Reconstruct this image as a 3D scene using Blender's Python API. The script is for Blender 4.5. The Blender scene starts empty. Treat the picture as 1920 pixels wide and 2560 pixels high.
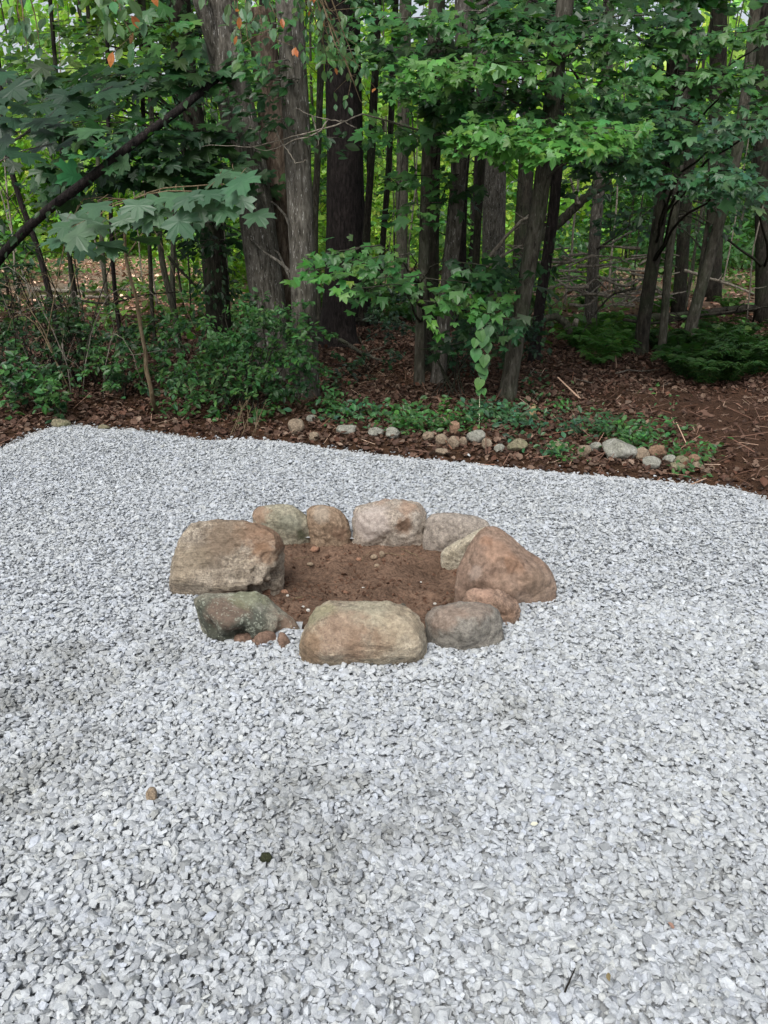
import bpy, bmesh, math, random
import numpy as np
from mathutils import Vector
from mathutils.bvhtree import BVHTree
R = math.radians
rng = np.random.default_rng(7)
random.seed(7)
sc = bpy.context.scene
COL = sc.collection

# ------------------------------------------------------------------ camera
H = 1.55; F = 1934.0; TH = math.atan(720 / F)
cam = bpy.data.cameras.new('camera'); cam_o = bpy.data.objects.new('camera', cam); COL.objects.link(cam_o)
cam.sensor_fit = 'VERTICAL'; cam.sensor_height = 24.0; cam.lens = 24.0 * F / 2560
cam.clip_start = 0.05; cam.clip_end = 2000
cam_o.location = (0, 0, H); cam_o.rotation_euler = (math.pi / 2 - TH, 0, 0)
sc.camera = cam_o
# ------------------------------------------------------------------ world and sun (bright overcast)
SUN_EL, SUN_ROT = R(53), R(200)
w = bpy.data.worlds.new('World'); sc.world = w; w.use_nodes = True
wn = w.node_tree.nodes; wl = w.node_tree.links
bg = wn['Background']
sky = wn.new('ShaderNodeTexSky'); sky.sky_type = 'NISHITA'; sky.sun_disc = False
sky.sun_elevation = SUN_EL; sky.sun_rotation = SUN_ROT; sky.dust_density = 4.0; sky.ozone_density = 1.0; sky.air_density = 1.0
hs = wn.new('ShaderNodeHueSaturation'); hs.inputs['Saturation'].default_value = 0.38
wl.new(sky.outputs[0], hs.inputs['Color']); wl.new(hs.outputs[0], bg.inputs[0])
bg.inputs[1].default_value = 0.125
sl = bpy.data.lights.new('sun', 'SUN'); sl.energy = 1.5; sl.angle = R(26); sl.color = (1.0, 0.98, 0.95)
so = bpy.data.objects.new('sun', sl); COL.objects.link(so)
# direction to the sun: behind and left of the camera
sd = Vector((math.cos(SUN_EL) * -0.35, math.cos(SUN_EL) * -0.94, math.sin(SUN_EL)))
so.rotation_euler = sd.to_track_quat('Z', 'Y').to_euler()
sc.view_settings.view_transform = 'Standard'; sc.view_settings.look = 'None'
sc.view_settings.exposure = 0.64; sc.view_settings.gamma = 1.0
cy = sc.cycles
cy.max_bounces = 7; cy.diffuse_bounces = 4; cy.glossy_bounces = 2; cy.transmission_bounces = 4; cy.transparent_max_bounces = 4

# ------------------------------------------------------------------ numpy helpers
cT, sT = math.cos(TH), math.sin(TH)
def ray(px, py):
    a = (px - 960) / F; b = (1280 - py) / F
    return np.array([a, cT + b * sT, -sT + b * cT])
def PY(px, py, Y):                       # point seen at (px,py) on the vertical plane at distance Y
    d = ray(px, py); return np.array([0, 0, H]) + d * (Y / d[1])
def PG(px, py, z=0.0):                   # point seen at (px,py) on level z
    d = ray(px, py); return np.array([0, 0, H]) + d * ((z - H) / d[2])
def hsh(i, j, k, s):
    n = (i * 374761393 + j * 668265263 + k * 2147483647 + s * 974634777).astype(np.int64) & 0x7fffffff
    n = ((n ^ (n >> 13)) * 1274126177) & 0x7fffffff
    n = (n ^ (n >> 16))
    return (n & 0xffff) / 65535.0
def vnoise(P, s=0):                      # value noise, P (n,3) -> 0..1
    P = np.asarray(P, float); I = np.floor(P).astype(np.int64); f = P - I; f = f * f * (3 - 2 * f)
    r = 0
    for a in (0, 1):
        for b in (0, 1):
            for c in (0, 1):
                wt = (f[:, 0] if a else 1 - f[:, 0]) * (f[:, 1] if b else 1 - f[:, 1]) * (f[:, 2] if c else 1 - f[:, 2])
                r = r + wt * hsh(I[:, 0] + a, I[:, 1] + b, I[:, 2] + c, s)
    return r
def fbm(P, o=4, s=0):
    r = 0; a = 0.5; t = 0
    for k in range(o):
        r = r + a * vnoise(np.asarray(P) * 2 ** k, s + k * 17); t += a; a *= 0.5
    return r / t
def n2(x, y, f, s=0, o=3):
    x = np.asarray(x, float); y = np.asarray(y, float)
    return fbm(np.stack([x * f, y * f, np.full(x.shape, 3.3)], 1), o, s)
def inpoly(x, y, poly):
    r = np.zeros(x.shape, bool); n = len(poly)
    for i in range(n):
        x1, y1 = poly[i]; x2, y2 = poly[(i + 1) % n]
        c = ((y1 > y) != (y2 > y))
        with np.errstate(divide='ignore', invalid='ignore'):
            xx = (x2 - x1) * (y - y1) / ((y2 - y1) if y2 != y1 else 1e-9) + x1
        r ^= c & (x < xx)
    return r
def dpoly(x, y, poly, closed=True):
    d = np.full(x.shape, 1e9); n = len(poly)
    for i in range(n if closed else n - 1):
        a = np.array(poly[i]); b = np.array(poly[(i + 1) % n]); ab = b - a
        t = np.clip(((x - a[0]) * ab[0] + (y - a[1]) * ab[1]) / (ab @ ab + 1e-12), 0, 1)
        d = np.minimum(d, np.hypot(x - a[0] - t * ab[0], y - a[1] - t * ab[1]))
    return d
def sstep(a, b, x):
    t = np.clip((x - a) / (b - a), 0, 1); return t * t * (3 - 2 * t)
def norm(v):
    return v / (np.linalg.norm(v, axis=-1, keepdims=True) + 1e-12)

class Acc:
    """collects vertices, faces and a colour per vertex and links them as ONE mesh"""
    def __init__(s): s.v = []; s.f = []; s.c = []; s.n = 0
    def add(s, v, faces, col=(1, 1, 1)):
        """faces: list of index arrays (m,k)"""
        v = np.asarray(v, float); c = np.asarray(col, float)
        if c.ndim == 1: c = np.tile(c, (len(v), 1))
        s.v.append(v); s.c.append(c)
        for f in faces: s.f.append(np.asarray(f, int) + s.n)
        s.n += len(v)
    def build(s, name, mat, parent=None, origin=(0, 0, 0), smooth=False):
        if not s.n: return None
        V = np.concatenate(s.v) - np.asarray(origin, float); C = np.concatenate(s.c)
        me = bpy.data.meshes.new(name)
        me.vertices.add(len(V)); me.vertices.foreach_set('co', V.astype(np.float32).ravel())
        tot = np.concatenate([np.full(len(f), f.shape[1]) for f in s.f])
        idx = np.concatenate([f.ravel() for f in s.f])
        me.loops.add(len(idx)); me.loops.foreach_set('vertex_index', idx.astype(np.int32))
        st = np.concatenate([[0], np.cumsum(tot)[:-1]])
        me.polygons.add(len(tot)); me.polygons.foreach_set('loop_start', st.astype(np.int32))
        me.polygons.foreach_set('loop_total', tot.astype(np.int32))
        me.polygons.foreach_set('use_smooth', np.full(len(tot), bool(smooth)))
        at = me.color_attributes.new('col', 'FLOAT_COLOR', 'POINT')
        at.data.foreach_set('color', np.concatenate([C, np.ones((len(C), 1))], 1).astype(np.float32).ravel())
        me.update(calc_edges=True); me.validate()
        me.materials.append(mat)
        o = bpy.data.objects.new(name, me); COL.objects.link(o)
        if parent is not None: o.parent = parent
        else: o.location = origin
        return o
def tag(o, label=None, cat=None, group=None, kind=None):
    if label: o['label'] = label
    if cat: o['category'] = cat
    if group: o['group'] = group
    if kind: o['kind'] = kind
    return o
def empty(name, loc, label, cat, group=None):
    o = bpy.data.objects.new(name, None); COL.objects.link(o); o.location = [float(q) for q in loc]; o.empty_display_size = .1
    return tag(o, label, cat, group)

def inst(acc, tv, tf, pos, X, Y, Z, S, col):
    """copies of a template: tv (k,3), tf list of (m,q); pos,X,Y,Z (n,3), S (n,) or (n,3), col (n,3)"""
    n = len(pos)
    if n == 0: return
    S = np.asarray(S, float)
    if S.ndim == 1: S = np.repeat(S[:, None], 3, 1)
    V = (pos[:, None, :] + tv[None, :, 0, None] * (X * S[:, :1])[:, None, :] + tv[None, :, 1, None] * (Y * S[:, 1:2])[:, None, :]
         + tv[None, :, 2, None] * (Z * S[:, 2:3])[:, None, :]).reshape(-1, 3)
    k = len(tv); off = (np.arange(n) * k)[:, None, None]
    acc.add(V, [(f[None] + off).reshape(-1, f.shape[1]) for f in tf], np.repeat(col, k, 0))
def frame_from(N, T):
    """N normal, T wanted tip direction -> X, Y(tip), Z"""
    Z = norm(N); Y = norm(T - (T * Z).sum(1, keepdims=True) * Z); X = np.cross(Y, Z); return X, Y, Z
def rand_rot(n, tilt=None):
    if tilt is None:
        q = norm(rng.normal(size=(n, 3))); t = norm(rng.normal(size=(n, 3))); return frame_from(q, t)
    N = np.stack([rng.normal(size=n) * tilt, rng.normal(size=n) * tilt, np.ones(n)], 1)
    a = rng.random(n) * 2 * math.pi
    return frame_from(N, np.stack([np.cos(a), np.sin(a), np.zeros(n)], 1))

def tube(acc, P, r, seg=8, col=(1, 1, 1), rough=0.0, seed=0, cap=True):
    P = np.asarray(P, float); n = len(P); r = np.asarray(r, float) * np.ones(n)
    T = np.gradient(P, axis=0); T = norm(T)
    u = np.array([1.0, 0, 0]) if abs(T[0][0]) < 0.9 else np.array([0, 1.0, 0])
    U = []
    for t in T:
        u = u - (u @ t) * t; u = u / np.linalg.norm(u); U.append(u)
    U = np.array(U); W = np.cross(T, U)
    a = np.linspace(0, 2 * math.pi, seg, endpoint=False)
    ring = P[:, None] + (U[:, None] * np.cos(a)[None, :, None] + W[:, None] * np.sin(a)[None, :, None]) * r[:, None, None]
    V = ring.reshape(-1, 3)
    if rough:
        D = norm(V - np.repeat(P, seg, 0))
        q = V * np.array([1, 1, 0.25]) / max(r.max(), .02) * 2.2 + seed * 7.1
        q2 = V * np.array([1, 1, 0.16]) * 55 + seed
        d = (fbm(q, 3, seed) - .5) * rough + (vnoise(q2, seed) - .5) * rough * .35
        V = V + D * (np.repeat(r, seg) * d)[:, None]
    i = np.arange(n - 1)[:, None] * seg; j = np.arange(seg)[None]; j2 = (j + 1) % seg
    f = [np.stack([i + j, i + j2, i + seg + j2, i + seg + j], 2).reshape(-1, 4)]
    if cap and seg <= 40:
        f.append(np.arange(seg)[::-1][None]); f.append((np.arange(seg) + (n - 1) * seg)[None])
    acc.add(V, f, col)
def smooth_path(pts, n):
    pts = np.asarray(pts, float)
    if len(pts) == 2: t = np.linspace(0, 1, n)[:, None]; return pts[0] * (1 - t) + pts[1] * t
    L = np.concatenate([[0], np.cumsum(np.linalg.norm(np.diff(pts, axis=0), axis=1))]); q = np.linspace(0, L[-1], n)
    o = np.stack([np.interp(q, L, pts[:, k]) for k in range(3)], 1)
    for _ in range(max(1, n // 8)):
        o[1:-1] = (o[:-2] + 2 * o[1:-1] + o[2:]) / 4
    return o
def wiggle(p0, p1, n, amp, sag=0.0, seed=None):
    t = np.linspace(0, 1, n)[:, None]; p0 = np.asarray(p0, float); p1 = np.asarray(p1, float)
    L = np.linalg.norm(p1 - p0); o = p0 * (1 - t) + p1 * t
    j = rng.normal(size=(n, 3)); j = (j + np.roll(j, 1, 0) + np.roll(j, -1, 0)) / 3
    o += j * amp * L * np.sin(t * math.pi) ** .5
    o[:, 2] += (4 * t * (1 - t))[:, 0] * sag * L
    return o

# ------------------------------------------------------------------ materials
def new_mat(name):
    m = bpy.data.materials.new(name); m.use_nodes = True; nt = m.node_tree
    return m, nt.nodes, nt.links, nt.nodes['Principled BSDF']
def ramp(n, l, src, stops, interp='LINEAR'):
    r = n.new('ShaderNodeValToRGB'); r.color_ramp.interpolation = interp
    e = r.color_ramp.elements
    while len(e) < len(stops): e.new(0.5)
    for k, (p, c) in enumerate(stops):
        e[k].position = p; e[k].color = (*c, 1) if len(c) == 3 else c
    l.new(src, r.inputs[0]); return r.outputs[0]
def tex(n, l, kind, scale, vec=None, detail=4, rough=.6, dist=0, **kw):
    t = n.new('ShaderNodeTex' + kind)
    if 'Scale' in t.inputs: t.inputs['Scale'].default_value = scale
    if kind == 'Noise': t.inputs['Detail'].default_value = detail; t.inputs['Roughness'].default_value = rough; t.inputs['Distortion'].default_value = dist
    for k, v in kw.items(): setattr(t, k, v)
    if vec is not None: l.new(vec, t.inputs['Vector'])
    return t
def mapping(n, l, src, scale=(1, 1, 1), rot=(0, 0, 0), loc=(0, 0, 0)):
    m = n.new('ShaderNodeMapping'); m.inputs['Scale'].default_value = scale; m.inputs['Rotation'].default_value = rot; m.inputs['Location'].default_value = loc
    l.new(src, m.inputs['Vector']); return m.outputs[0]
def mixc(n, l, fac, a, b, mode='MIX'):
    m = n.new('ShaderNodeMix'); m.data_type = 'RGBA'; m.blend_type = mode
    for s, v in ((0, fac), (6, a), (7, b)):
        if hasattr(v, 'is_output'): l.new(v, m.inputs[s])
        elif s == 0: m.inputs[0].default_value = v
        else: m.inputs[s].default_value = (*v, 1) if len(v) == 3 else v
    return m.outputs[2]
def math_(n, l, op, a, b=0.0):
    m = n.new('ShaderNodeMath'); m.operation = op
    for k, v in ((0, a), (1, b)):
        if hasattr(v, 'is_output'): l.new(v, m.inputs[k])
        else: m.inputs[k].default_value = v
    return m.outputs[0]
def bump(n, l, h, dist, strength=1.0, prev=None):
    b = n.new('ShaderNodeBump'); b.inputs['Distance'].default_value = dist; b.inputs['Strength'].default_value = strength
    l.new(h, b.inputs['Height'])
    if prev is not None: l.new(prev, b.inputs['Normal'])
    return b.outputs[0]
def objco(n): return n.new('ShaderNodeTexCoord').outputs['Object']
def attr(n, name='col'):
    a = n.new('ShaderNodeAttribute'); a.attribute_name = name; return a.outputs['Color']

def leaf_mat(name, trans=0.38, rough=0.42, spec=0.45, tcol=(1.25, 1.35, 0.55)):
    m, n, l, p = new_mat(name)
    c = attr(n); co = objco(n)
    v = tex(n, l, 'Noise', 9.0, co, 2).outputs[0]
    c2 = mixc(n, l, 1.0, c, ramp(n, l, v, [(0.3, (.82, .82, .82)), (0.7, (1.18, 1.18, 1.1))]), 'MULTIPLY')
    l.new(c2, p.inputs['Base Color']); p.inputs['Roughness'].default_value = rough; p.inputs['Specular IOR Level'].default_value = spec
    tr = n.new('ShaderNodeBsdfTranslucent'); l.new(mixc(n, l, 1.0, c2, tcol, 'MULTIPLY'), tr.inputs['Color'])
    mx = n.new('ShaderNodeMixShader'); mx.inputs[0].default_value = trans
    l.new(p.outputs[0], mx.inputs[1]); l.new(tr.outputs[0], mx.inputs[2])
    l.new(mx.outputs[0], n['Material Output'].inputs['Surface'])
    return m
M_LEAF = leaf_mat('leaf')
M_FERN = leaf_mat('fern_leaf', .3, .6, .3)

def bark_mat(name, c0, c1, c2, flecks=0.0, fc=(.5, .5, .46), scale=1.0, moss=0.0, bumpd=.006):
    m, n, l, p = new_mat(name); co = objco(n)
    mp = mapping(n, l, co, (30 * scale, 30 * scale, 7.5 * scale))
    a = tex(n, l, 'Noise', 1.0, mp, 6, .65, .6).outputs[0]
    mp2 = mapping(n, l, co, (75 * scale, 75 * scale, 20 * scale))
    b = tex(n, l, 'Noise', 1.0, mp2, 4, .6, .4).outputs[0]
    base = ramp(n, l, a, [(0.34, c0), (0.5, c1), (0.68, c2)])
    big = tex(n, l, 'Noise', 2.2, co, 3).outputs[0]
    base = mixc(n, l, 1.0, base, ramp(n, l, big, [(.3, (.72, .72, .72)), (.7, (1.2, 1.17, 1.1))]), 'MULTIPLY')
    if moss:
        mo = tex(n, l, 'Noise', 3.5, co, 5).outputs[0]
        base = mixc(n, l, ramp(n, l, mo, [(.55 - moss * .3, (0, 0, 0)), (.62, (moss, moss, moss))]), base, (.05, .075, .035))
    if flecks:
        mp3 = mapping(n, l, co, (34 * scale, 34 * scale, 8 * scale))
        vz = tex(n, l, 'Noise', 1.9, mp3, 3, .7).outputs[0]
        base = mixc(n, l, ramp(n, l, vz, [(.6, (0, 0, 0)), (.7, (flecks, flecks, flecks))]), base, fc)
    l.new(base, p.inputs['Base Color']); p.inputs['Roughness'].default_value = .92; p.inputs['Specular IOR Level'].default_value = .15
    h = math_(n, l, 'ADD', a, math_(n, l, 'MULTIPLY', b, .5))
    l.new(bump(n, l, h, bumpd * 2.5), p.inputs['Normal'])
    return m
B_MAPLE = bark_mat('bark_grey_brown', (.032, .029, .024), (.098, .091, .079), (.178, .168, .15), .9, (.45, .44, .41))
B_PINE = bark_mat('bark_pine', (.008, .007, .007), (.023, .019, .019), (.045, .038, .037), 0, scale=1.3, bumpd=.01)
B_DARK = bark_mat('bark_dark', (.011, .010, .008), (.029, .026, .021), (.058, .053, .043), .35, (.2, .2, .17), moss=.25)
B_GREY = bark_mat('bark_grey', (.026, .024, .018), (.074, .069, .056), (.13, .123, .104), .5, (.26, .26, .22), moss=.35)
B_PALE = bark_mat('bark_pale', (.12, .1, .08), (.24, .215, .18), (.38, .35, .3), .3, (.5, .5, .46))
B_SAP = bark_mat('bark_sapling', (.09, .065, .035), (.17, .13, .08), (.26, .21, .14), .25, (.35, .33, .25), scale=1.6, bumpd=.002)
B_DEAD = bark_mat('dead_wood', (.07, .06, .05), (.18, .16, .135), (.33, .3, .26), .2, (.45, .43, .4), bumpd=.003)
B_SNAG = bark_mat('rotten_wood', (.025, .018, .013), (.08, .06, .046), (.17, .14, .11), .2, (.35, .3, .24))

def ground_mat(name, wet=False):
    m, n, l, p = new_mat(name); co = objco(n); c = attr(n)
    a = tex(n, l, 'Noise', 5, co, 8, .7).outputs[0]; b = tex(n, l, 'Noise', 45, co, 6, .7).outputs[0]
    g = tex(n, l, 'Voronoi', 70, co).outputs['Distance']
    c = mixc(n, l, 1.0, c, ramp(n, l, a, [(.3, (.6, .58, .55)), (.7, (1.3, 1.28, 1.25))]), 'MULTIPLY')
    c = mixc(n, l, 1.0, c, ramp(n, l, b, [(.3, (.55, .52, .5)), (.72, (1.45, 1.4, 1.35))]), 'MULTIPLY')
    l.new(c, p.inputs['Base Color']); p.inputs['Roughness'].default_value = .95; p.inputs['Specular IOR Level'].default_value = .15
    h = math_(n, l, 'ADD', b, math_(n, l, 'MULTIPLY', g, .5))
    l.new(bump(n, l, h, .02), p.inputs['Normal']); return m
M_GROUND = ground_mat('forest_soil')
M_SOIL = ground_mat('pit_soil')

def chip_mat():
    m, n, l, p = new_mat('gravel_chip'); co = objco(n); c = attr(n)
    a = tex(n, l, 'Noise', 120, co, 4, .7).outputs[0]; b = tex(n, l, 'Noise', 420, co, 3, .7).outputs[0]
    c = mixc(n, l, 1.0, c, ramp(n, l, a, [(.3, (.8, .8, .81)), (.68, (1.14, 1.14, 1.12))]), 'MULTIPLY')
    c = mixc(n, l, 1.0, c, ramp(n, l, b, [(.3, (.86, .86, .87)), (.7, (1.1, 1.1, 1.1))]), 'MULTIPLY')
    l.new(c, p.inputs['Base Color']); p.inputs['Roughness'].default_value = .85; p.inputs['Specular IOR Level'].default_value = .25
    l.new(bump(n, l, a, .0015), p.inputs['Normal']); return m
M_CHIP = chip_mat()
def litter_mat():
    m, n, l, p = new_mat('leaf_litter'); c = attr(n)
    l.new(c, p.inputs['Base Color']); p.inputs['Roughness'].default_value = .75; p.inputs['Specular IOR Level'].default_value = .25
    return m
M_LITTER = litter_mat()

def rock_mat(name, cols, scale=1.0, strata=None, spots=(), lichen=0.0, lc=(.42, .45, .36), speck=.5, moss=0.0, bumpd=.008):
    """cols: dark, mid, light; spots: (x,y,z,radius,colour,strength) worn, stained, lighter or darker patches in object space"""
    m, n, l, p = new_mat(name); co = objco(n)
    a = tex(n, l, 'Noise', 5 * scale, co, 8, .68, .4).outputs[0]
    b = tex(n, l, 'Noise', 38 * scale, co, 6, .75).outputs[0]
    f = tex(n, l, 'Noise', 110 * scale, co, 5, .75).outputs[0]
    c = ramp(n, l, a, [(.3, cols[0]), (.48, cols[1]), (.66, cols[2])])
    c = mixc(n, l, 1.0, c, ramp(n, l, b, [(.34, (.5, .49, .48)), (.5, (1, 1, 1)), (.66, (1.42, 1.42, 1.4))]), 'MULTIPLY')
    c = mixc(n, l, speck, c, ramp(n, l, f, [(.36, (.45, .43, .42)), (.5, (1, 1, 1)), (.66, (1.5, 1.5, 1.45))]), 'MULTIPLY')
    h = math_(n, l, 'ADD', b, math_(n, l, 'MULTIPLY', f, .25))
    if strata:
        mp = mapping(n, l, co, strata[1], strata[2] if len(strata) > 2 else (0, 0, 0))
        s = tex(n, l, 'Noise', 1.0, mp, 6, .7, .5).outputs[0]
        c = mixc(n, l, strata[0], c, ramp(n, l, s, [(.35, (.45, .42, .38)), (.5, (1, 1, 1)), (.65, (1.35, 1.33, 1.28))]), 'MULTIPLY')
        h = math_(n, l, 'ADD', h, math_(n, l, 'MULTIPLY', s, 1.2))
    for (x, y, z, r, scol, st) in spots:
        vm = n.new('ShaderNodeVectorMath'); vm.operation = 'DISTANCE'; l.new(co, vm.inputs[0]); vm.inputs[1].default_value = (x, y, z)
        d = math_(n, l, 'ADD', math_(n, l, 'DIVIDE', vm.outputs['Value'], r), math_(n, l, 'MULTIPLY', math_(n, l, 'SUBTRACT', a, .5), 2.6))
        c = mixc(n, l, ramp(n, l, d, [(.55, (st, st, st)), (1.0, (0, 0, 0))]), c, mixc(n, l, 1.0, scol, ramp(n, l, b, [(.3, (.6, .6, .6)), (.7, (1.3, 1.3, 1.3))]), 'MULTIPLY'))
    if moss:
        mo = tex(n, l, 'Noise', 7 * scale, co, 6, .7).outputs[0]
        c = mixc(n, l, ramp(n, l, mo, [(.5, (0, 0, 0)), (.6, (moss, moss, moss))]), c, (.11, .13, .06))
    if lichen:
        v = tex(n, l, 'Voronoi', 48 * scale, mixc(n, l, .07, co, tex(n, l, 'Noise', 20, co, 4).outputs[1])); v.inputs['Randomness'].default_value = 1
        k = tex(n, l, 'Noise', 9 * scale, co, 5, .7).outputs[0]
        d = math_(n, l, 'SUBTRACT', math_(n, l, 'MULTIPLY', k, 1.25), v.outputs['Distance'])
        c = mixc(n, l, ramp(n, l, d, [(.3, (0, 0, 0)), (.36, (lichen, lichen, lichen))]), c, lc)
    l.new(c, p.inputs['Base Color']); p.inputs['Roughness'].default_value = .82; p.inputs['Specular IOR Level'].default_value = .3
    l.new(bump(n, l, h, bumpd), p.inputs['Normal']); return m

# ------------------------------------------------------------------ layout outlines
EDGE = [PG(*q)[:2] for q in [(-60, 1135), (0, 1110), (60, 1085), (120, 1060), (146, 1052), (190, 1053), (330, 1065), (430, 1078), (520, 1090), (610, 1088), (700, 1096), (800, 1108), (900, 1121),
        (1060, 1139), (1180, 1150), (1300, 1164), (1420, 1176), (1520, 1183), (1620, 1190), (1720, 1197), (1830, 1208), (1880, 1222), (1920, 1238), (2050, 1290)]]
EDGE = [tuple(e) for e in EDGE]
GRAV = [(-7.5, -2.0)] + [(-7.5, 3.9)] + EDGE + [(5.2, 3.0), (6.0, -2.0)]
RING = [tuple(PG(*q)[:2]) for q in [(500, 1450), (560, 1375), (640, 1338), (740, 1330), (830, 1330), (970, 1330), (1100, 1335), (1190, 1362), (1290, 1420), (1300, 1480), (1230, 1535),
        (1150, 1590), (1060, 1620), (910, 1628), (785, 1600), (730, 1562), (660, 1552), (560, 1552), (500, 1510)]]
DIPS = [(*PG(870, 2010)[:2], .33, .02), (*PG(240, 1650)[:2], .4, .02), (*PG(1270, 1780)[:2], .2, .012), (*PG(10, 2010)[:2], .25, .03), (*PG(20, 1750)[:2], .3, .02), (*PG(500, 2290)[:2], .2, .012), (*PG(1730, 2230)[:2], .2, .01)]
def gz(x, y):
    x = np.asarray(x, float); y = np.asarray(y, float)
    z = (n2(x, y, 1.4, 3) - .5) * .05 + (n2(x, y, 5.0, 5) - .5) * .022
    for (a, b, r, d) in DIPS: z = z - d * np.exp(-((x - a) ** 2 + (y - b) ** 2) / (r * r))
    z = z + .007 * (1 - sstep(.1, .34, dpoly(x, y, RING)))
    e = dpoly(x, y, EDGE, False); ins = inpoly(x, y, GRAV)
    return z - .035 * (1 - sstep(0, .2, np.where(ins, e, 0)))
def soilz(x, y):
    d = dpoly(x, y, RING)
    return -.035 - .035 * sstep(.1, .4, d) + (n2(x, y, 9, 11, 4) - .5) * .045 + (n2(x, y, 2.6, 12, 2) - .42) * .09 * sstep(.05, .25, d)
def groundz(x, y):
    x = np.asarray(x, float); y = np.asarray(y, float)
    e = dpoly(x, y, GRAV); ins = inpoly(x, y, GRAV)
    b = (n2(x, y, .35, 21) - .5) * .28 * sstep(7, 12, y) + (n2(x, y, 1.3, 22) - .5) * .10 + (n2(x, y, 5, 23) - .5) * .03
    out = -.02 + b * sstep(0, .8, e) + .06 * sstep(.1, .9, e) * sstep(1.5, -1.0, x)
    return np.where(ins, -.05 - .14 * sstep(0, .25, e), out - .02 * (1 - sstep(0, .15, e)))
def G1(x, y): return float(groundz(np.array([x]), np.array([y]))[0])

# ------------------------------------------------------------------ ground
def grid(xs, ys, zf):
    X, Yy = np.meshgrid(xs, ys); x = X.ravel(); y = Yy.ravel(); z = zf(x, y)
    nx, ny = len(xs), len(ys); i = np.arange(ny - 1)[:, None] * nx; j = np.arange(nx - 1)[None]
    f = np.stack([i + j, i + j + 1, i + nx + j + 1, i + nx + j], 2).reshape(-1, 4)
    return np.stack([x, y, z], 1), f
def spaced(lo, hi, near0, near1, step, grow=1.25):
    m = list(np.arange(near0, near1, step)); s = step; v = near1
    up = [];
    while v < hi: up.append(v); s *= grow; v += s
    up.append(hi); s = step; v = near0 - step; dn = []
    while v > lo: dn.append(v); s *= grow; v -= s
    dn.append(lo)
    return np.array(dn[::-1] + m + up)
V, f = grid(spaced(-600, 600, -6.5, 6.5, .055), spaced(-600, 900, 4.2, 11.5, .055), groundz)
a = Acc()
bare = sstep(.0, 1.0, n2(V[:, 0], V[:, 1], .8, 31) * 1.2 - .3)[:, None]
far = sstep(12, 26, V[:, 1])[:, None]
right = (sstep(2.0, 2.8, V[:, 0]) * sstep(9.0, 7.4, V[:, 1]))[:, None]
gc = np.array([.06, .034, .02]) * (1 - bare) + np.array([.10, .055, .033]) * bare
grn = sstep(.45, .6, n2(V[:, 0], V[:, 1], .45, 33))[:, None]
gc = gc * (1 - far) + (np.array([.10, .16, .04]) * grn + np.array([.34, .27, .21]) * (1 - grn)) * far  # far floor lightened: the clearing's daylight is put into its colour
gc = gc * (1 - right) + np.array([.062, .034, .022]) * right
a.add(V, [f], gc); g = a.build('ground', M_GROUND, smooth=True); tag(g, kind='structure')

# gravel bed under the loose chips
V, f = grid(np.arange(-7.6, 6.2, .06), np.arange(-2.1, 7.6, .06), lambda x, y: gz(x, y) - .016)
cx = V[f].mean(1); keep = inpoly(cx[:, 0], cx[:, 1], GRAV) & ~(inpoly(cx[:, 0], cx[:, 1], RING) & (dpoly(cx[:, 0], cx[:, 1], RING) > .05))
a = Acc(); a.add(V, [f[keep]], (.36, .375, .385)); g = a.build('gravel_ground', M_CHIP, smooth=True); tag(g, kind='structure')

# chip templates: hulls of random points
def chip_template(npt):
    bm = bmesh.new()
    for q in norm(rng.normal(size=(npt, 3))) * (0.8 + .25 * rng.random((npt, 1))): bm.verts.new(q)
    bmesh.ops.convex_hull(bm, input=bm.verts)
    for v in [v for v in bm.verts if not v.link_faces]: bm.verts.remove(v)
    bmesh.ops.triangulate(bm, faces=bm.faces)
    bm.verts.index_update(); v = np.array([q.co[:] for q in bm.verts]); f = np.array([[q.index for q in p.verts] for p in bm.faces]); bm.free()
    return v, f
CHIPS = [chip_template(rng.integers(11, 17)) for _ in range(26)]
CHIPS_S = [chip_template(rng.integers(7, 9)) for _ in range(16)]
def chip_cols(x, y, n):
    b = .435 + rng.normal(size=n) * .034
    b = np.where(rng.random(n) < .07, b * .68, b); b = np.where(rng.random(n) < .08, b * 1.18, b)
    t = (n2(x, y, 1.1, 41) - .5) * .9 + rng.normal(size=n) * .35          # cool to warm
    b = np.clip(b, .2, .53); c = np.stack([b * (.935 + .03 * t), b * (.99 + .012 * t), b * (1.035 - .055 * t)], 1)
    for (q, r, rad, d) in DIPS:
        m = np.exp(-((x - q) ** 2 + (y - r) ** 2) / (rad * rad * .75)) * d / .02 * np.clip(n2(x, y, 9, 44) * 4.2 - 1.5, 0, 1.3)
        c = c * (1 - np.clip(m, 0, 1)[:, None] * np.array([.3, .31, .34]))
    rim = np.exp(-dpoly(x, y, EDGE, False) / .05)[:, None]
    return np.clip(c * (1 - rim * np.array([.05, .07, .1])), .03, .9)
acc = Acc()
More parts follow.
